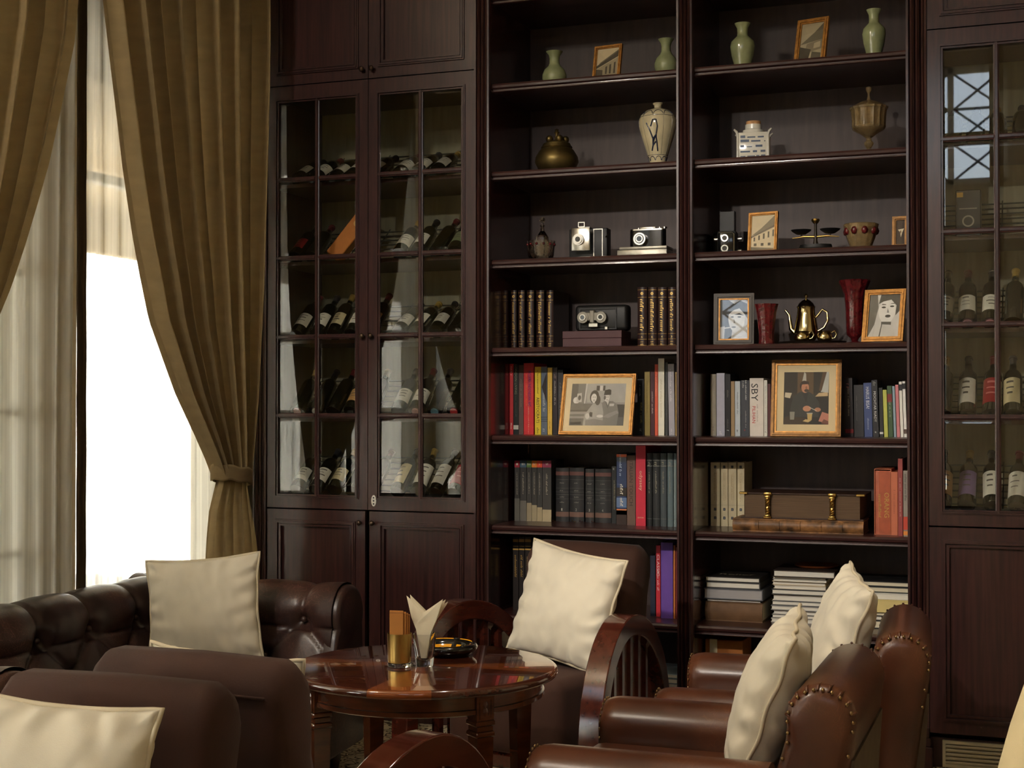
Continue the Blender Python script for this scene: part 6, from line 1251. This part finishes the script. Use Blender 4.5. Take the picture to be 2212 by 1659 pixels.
napkin(1, .061, HT * .95, .0032, R(12), 'rear folded napkin leaning towards the ashtray in the clear tumbler', -.25)
napkin(-1, .040, HT * 1.04, .0076, R(12), 'rear folded napkin leaning towards the sachets in the clear tumbler', -.25)
p3 = tp(962, 1412); t = thing('ashtray', 'round glossy black ashtray with yellow inside panels', 'ashtray', (p3.x, p3.y, ZTB)); W3 = 72 * K; H3 = .034
prof = [(0, 0), (.62, 0), (.85, .15), (.98, .5), (1.0, .72), (.96, .93), (.88, 1.0), (.78, .97), (.68, .7), (.6, .3), (.5, .2), (0, .18)]
MB().lathe([(r * W3, q * H3) for r, q in prof], 56).build('body', M['blackgloss'], t, 50)
yel = mat('yellow_glaze', rgb(232, 160, 30), rough=.15, coat=.8, var=.05)
for (a0, a1) in ((R(35), R(80)), (R(95), R(150)), (R(-60), R(-20)), (R(200), R(250))):
    b = MB(); b.grid(12, 6, lambda s, q: ((.585 + .27 * q) * W3 * .997 * cos(a0 + (a1 - a0) * s), (.585 + .27 * q) * W3 * .997 * sin(a0 + (a1 - a0) * s), H3 * (.30 + .70 * q ** .8) + .0012)); b.build('yellow_panel', yel, t, 180)
for k in range(3): a = R(90 + 120 * k); MB().sphere((cos(a) * W3 * .86, sin(a) * W3 * .86, H3 * .98), .008, 10, (1, 1, .5)).build('rest', M['blackgloss'], t, 60)
# ================================================================== leather club chairs
def club_chair(label, loc, rz):
    t = thing('club_chair', label, 'armchair', loc, rz, 'brown leather club chairs'); m = M['clubleather']
    ax, ar = .335, .088                        # arm centre and half thickness; faces +Y
    for sx in (-1, 1):
        pr = [(sx * ax - ar, .07), (sx * ax - ar, .49)]
        for i in range(1, 12): a = pi - pi * i / 12; pr.append((sx * ax + ar * 1.04 * cos(a), .49 + ar * 1.0 * sin(a)))
        pr += [(sx * ax + ar, .49), (sx * ax + ar, .07)]
        st = [(-.22, 0), (.36, 0), (.385, .004), (.402, .012), (.412, .024), (.414, .036)]
        MB().loft(pr, st, 'y').build('arm', m, t, 50)
        b = MB(); per = [(sx * ax - ar * .90, .10 + .028 * i) for i in range(15)] + [(sx * ax - ar * .90 * cos(pi * i / 12), .49 + ar * .90 * sin(pi * i / 12)) for i in range(1, 12)] + [(sx * ax + ar * .90, .492 - .028 * i) for i in range(15)]
        for (x, zz_) in per: b.sphere((x, .405, zz_), .0054, 6, (1, .6, 1))
        o = b.build('nailhead_trim', M['nail'], t, 180); o['kind'] = 'stuff'
    bp = []                                     # back profile (y, z)
    for p in [(-.17, .30), (-.215, .50), (-.255, .64)]: bp.append(p)
    cyb, czb, rb = -.345, .695, .088
    for i in range(14): a = R(-10 + 205 * i / 13); bp.append((cyb + rb * cos(a), czb + rb * sin(a)))
    bp += [(-.405, .50), (-.375, .30), (-.36, .09), (-.24, .09)]
    hw = .36
    st = [(-hw, .045), (-hw + .004, .028), (-hw + .014, .012), (-hw + .03, .002), (-hw + .05, 0), (0, 0), (hw - .05, 0), (hw - .03, .002), (hw - .014, .012), (hw - .004, .028), (hw, .045)]
    MB().loft(bp, st, 'x').build('backrest', m, t, 50)
    for sx in (-1, 1):
        b = MB(); path = []
        for i in range(len(bp) - 4): p, q = bp[i], bp[i + 1]; path += [(p[0] + (q[0] - p[0]) * k / 3, p[1] + (q[1] - p[1]) * k / 3) for k in range(3)]
        cy_, cz_ = sum(p[0] for p in bp) / len(bp), sum(p[1] for p in bp) / len(bp); last = None
        for p in path:
            d = Vector((p[0] - cy_, p[1] - cz_)); l = d.length; k = (l - .010) / l; q = Vector((cy_ + d.x * k, cz_ + d.y * k))
            if last is None or (q - last).length > .022: b.sphere((sx * (hw - .010), q.x, q.y), .0054, 6); last = q
        o = b.build('nailhead_trim', M['nail'], t, 180); o['kind'] = 'stuff'
        # gathered pleats where the leather turns over the roll
        b = MB()
        for i in range(9):
            a = R(5 + 20 * i); y, zz_ = cyb + rb * cos(a) * .985, czb + rb * sin(a) * .985
            b.tube([(sx * (hw - .010), cyb + rb * .86 * cos(a), czb + rb * .86 * sin(a)), (sx * (hw - .024), cyb + rb * .975 * cos(a), czb + rb * .975 * sin(a)), (sx * (hw - .060), cyb + rb * .985 * cos(a + .05), czb + rb * .985 * sin(a + .05))], [.003, .0045, .001], 6)
        b.build('pleats', m, t, 180)
    MB().loft([(p[0] - .012, p[1]) for p in [(-.36, .60), (-.34, .62), (-.36, .09), (-.355, .09)]] if False else [(-.425, .60), (-.39, .60), (-.35, .09), (-.39, .09)], [(-hw + .03, 0), (hw - .03, 0)], 'x').build('outside_back', M['canvas'], t)
    MB().rbox(-.25, .25, -.24, .42, .26, .462, .045, 4).build('seat_cushion', m, t, 60)
    MB().rbox(-.33, .33, -.34, .39, .07, .27, .015, 2).build('base', m, t, 40)
    for (x, y) in ((-.36, .36), (.36, .36), (-.36, -.33), (.36, -.33)): MB().lathe([(0, 0), (.02, 0), (.028, .05), (.026, .075), (0, .075)], 12, (x, y, 0)).build('foot', M['wood'], t, 40)
    return t
cc1 = club_chair('brown leather club chair with nailheads nearest the round table, cushion against its back', (-.86, -2.14, 0), R(90))
cc2 = club_chair('brown leather club chair beside the bookcase pillar, behind the other club chair', (-.77, -1.255, 0), R(94))
# cream chair at the edge of the picture
p = at_D(2556, 1600, 2.0); t = thing('cream_armchair', 'cream fabric armchair with oval back reaching into the picture beside the wine cabinet', 'armchair', (p.x, p.y, 0), R(20))
cf = mat('cream_upholstery', rgb(206, 188, 148), rough=.9, var=.06, bump=.15, bsc=300)
ov = [(.30 * cos(a_), .55 + .75 * sin(a_)) for a_ in [R(-34 + 248 * i / 44) for i in range(45)]]
MB().loft(ov, [(-.055, .05), (-.050, .02), (-.035, .005), (-.02, 0), (.02, 0), (.035, .005), (.05, .02), (.055, .05)], 'y').build('backrest', cf, t, 60)
MB().rbox(-.27, .27, .04, .60, .24, .46, .04, 3).build('seat', cf, t, 60)
for sx in (-1, 1): MB().rbox(sx * .30 - .04, sx * .30 + .04, .02, .54, .20, .64, .035, 3).build('arm', cf, t, 60)
for (x, y) in ((-.25, .54), (.25, .54), (-.25, .0), (.25, .0)): MB().lathe([(0, 0), (.014, 0), (.022, .14), (.024, .26), (0, .26)], 10, (x, y, 0)).build('leg', M['chairwood'], t, 40)
# ---- cushions in place
def cush(label, u, v, D, w, T, rz, lean, roll, m, seed, h=None):
    P = at_D(u, v, D); rot = (Matrix.Rotation(rz, 4, 'Z') @ Matrix.Rotation(-lean, 4, 'X') @ Matrix.Rotation(roll, 4, 'Y')).to_euler()
    return cushion(label, P, w, h or w, T, rot, m, seed)
cush('cream cushion with dark outlined piping standing in the corner of the chesterfield sofa', 441, 1316, 5.62, .455, .15, R(16), R(10), R(-5), M['linen'], 1.3, .41)
cush('white cushion leaning on the velvet armchair before the bookcase', 1223, 1309, 5.43, .435, .17, R(-16), R(14), R(8), M['linen'], 4.1)
cush('cushion in the velvet armchair facing the table, its corners showing above the back', 502, 1574, 3.44, .41, .14, R(0), R(-14), R(3), M['linen'], 7.7, .398)
cush('cream cushion in the velvet armchair turned away from the table', 78, 1762, 2.66, .46, .15, R(2), R(12), R(2), M['linen'], 2.2, .43)
cush('cream cushion standing against the back of the club chair by the table', 1662, 1508, 3.93, .455, .18, R(-82), R(20), R(4), M['linen'], 9.4)
cush('cream cushion standing against the back of the club chair by the pillar', 1812, 1381, 4.76, .45, .17, R(-72), R(18), R(6), M['linen'], 5.9)
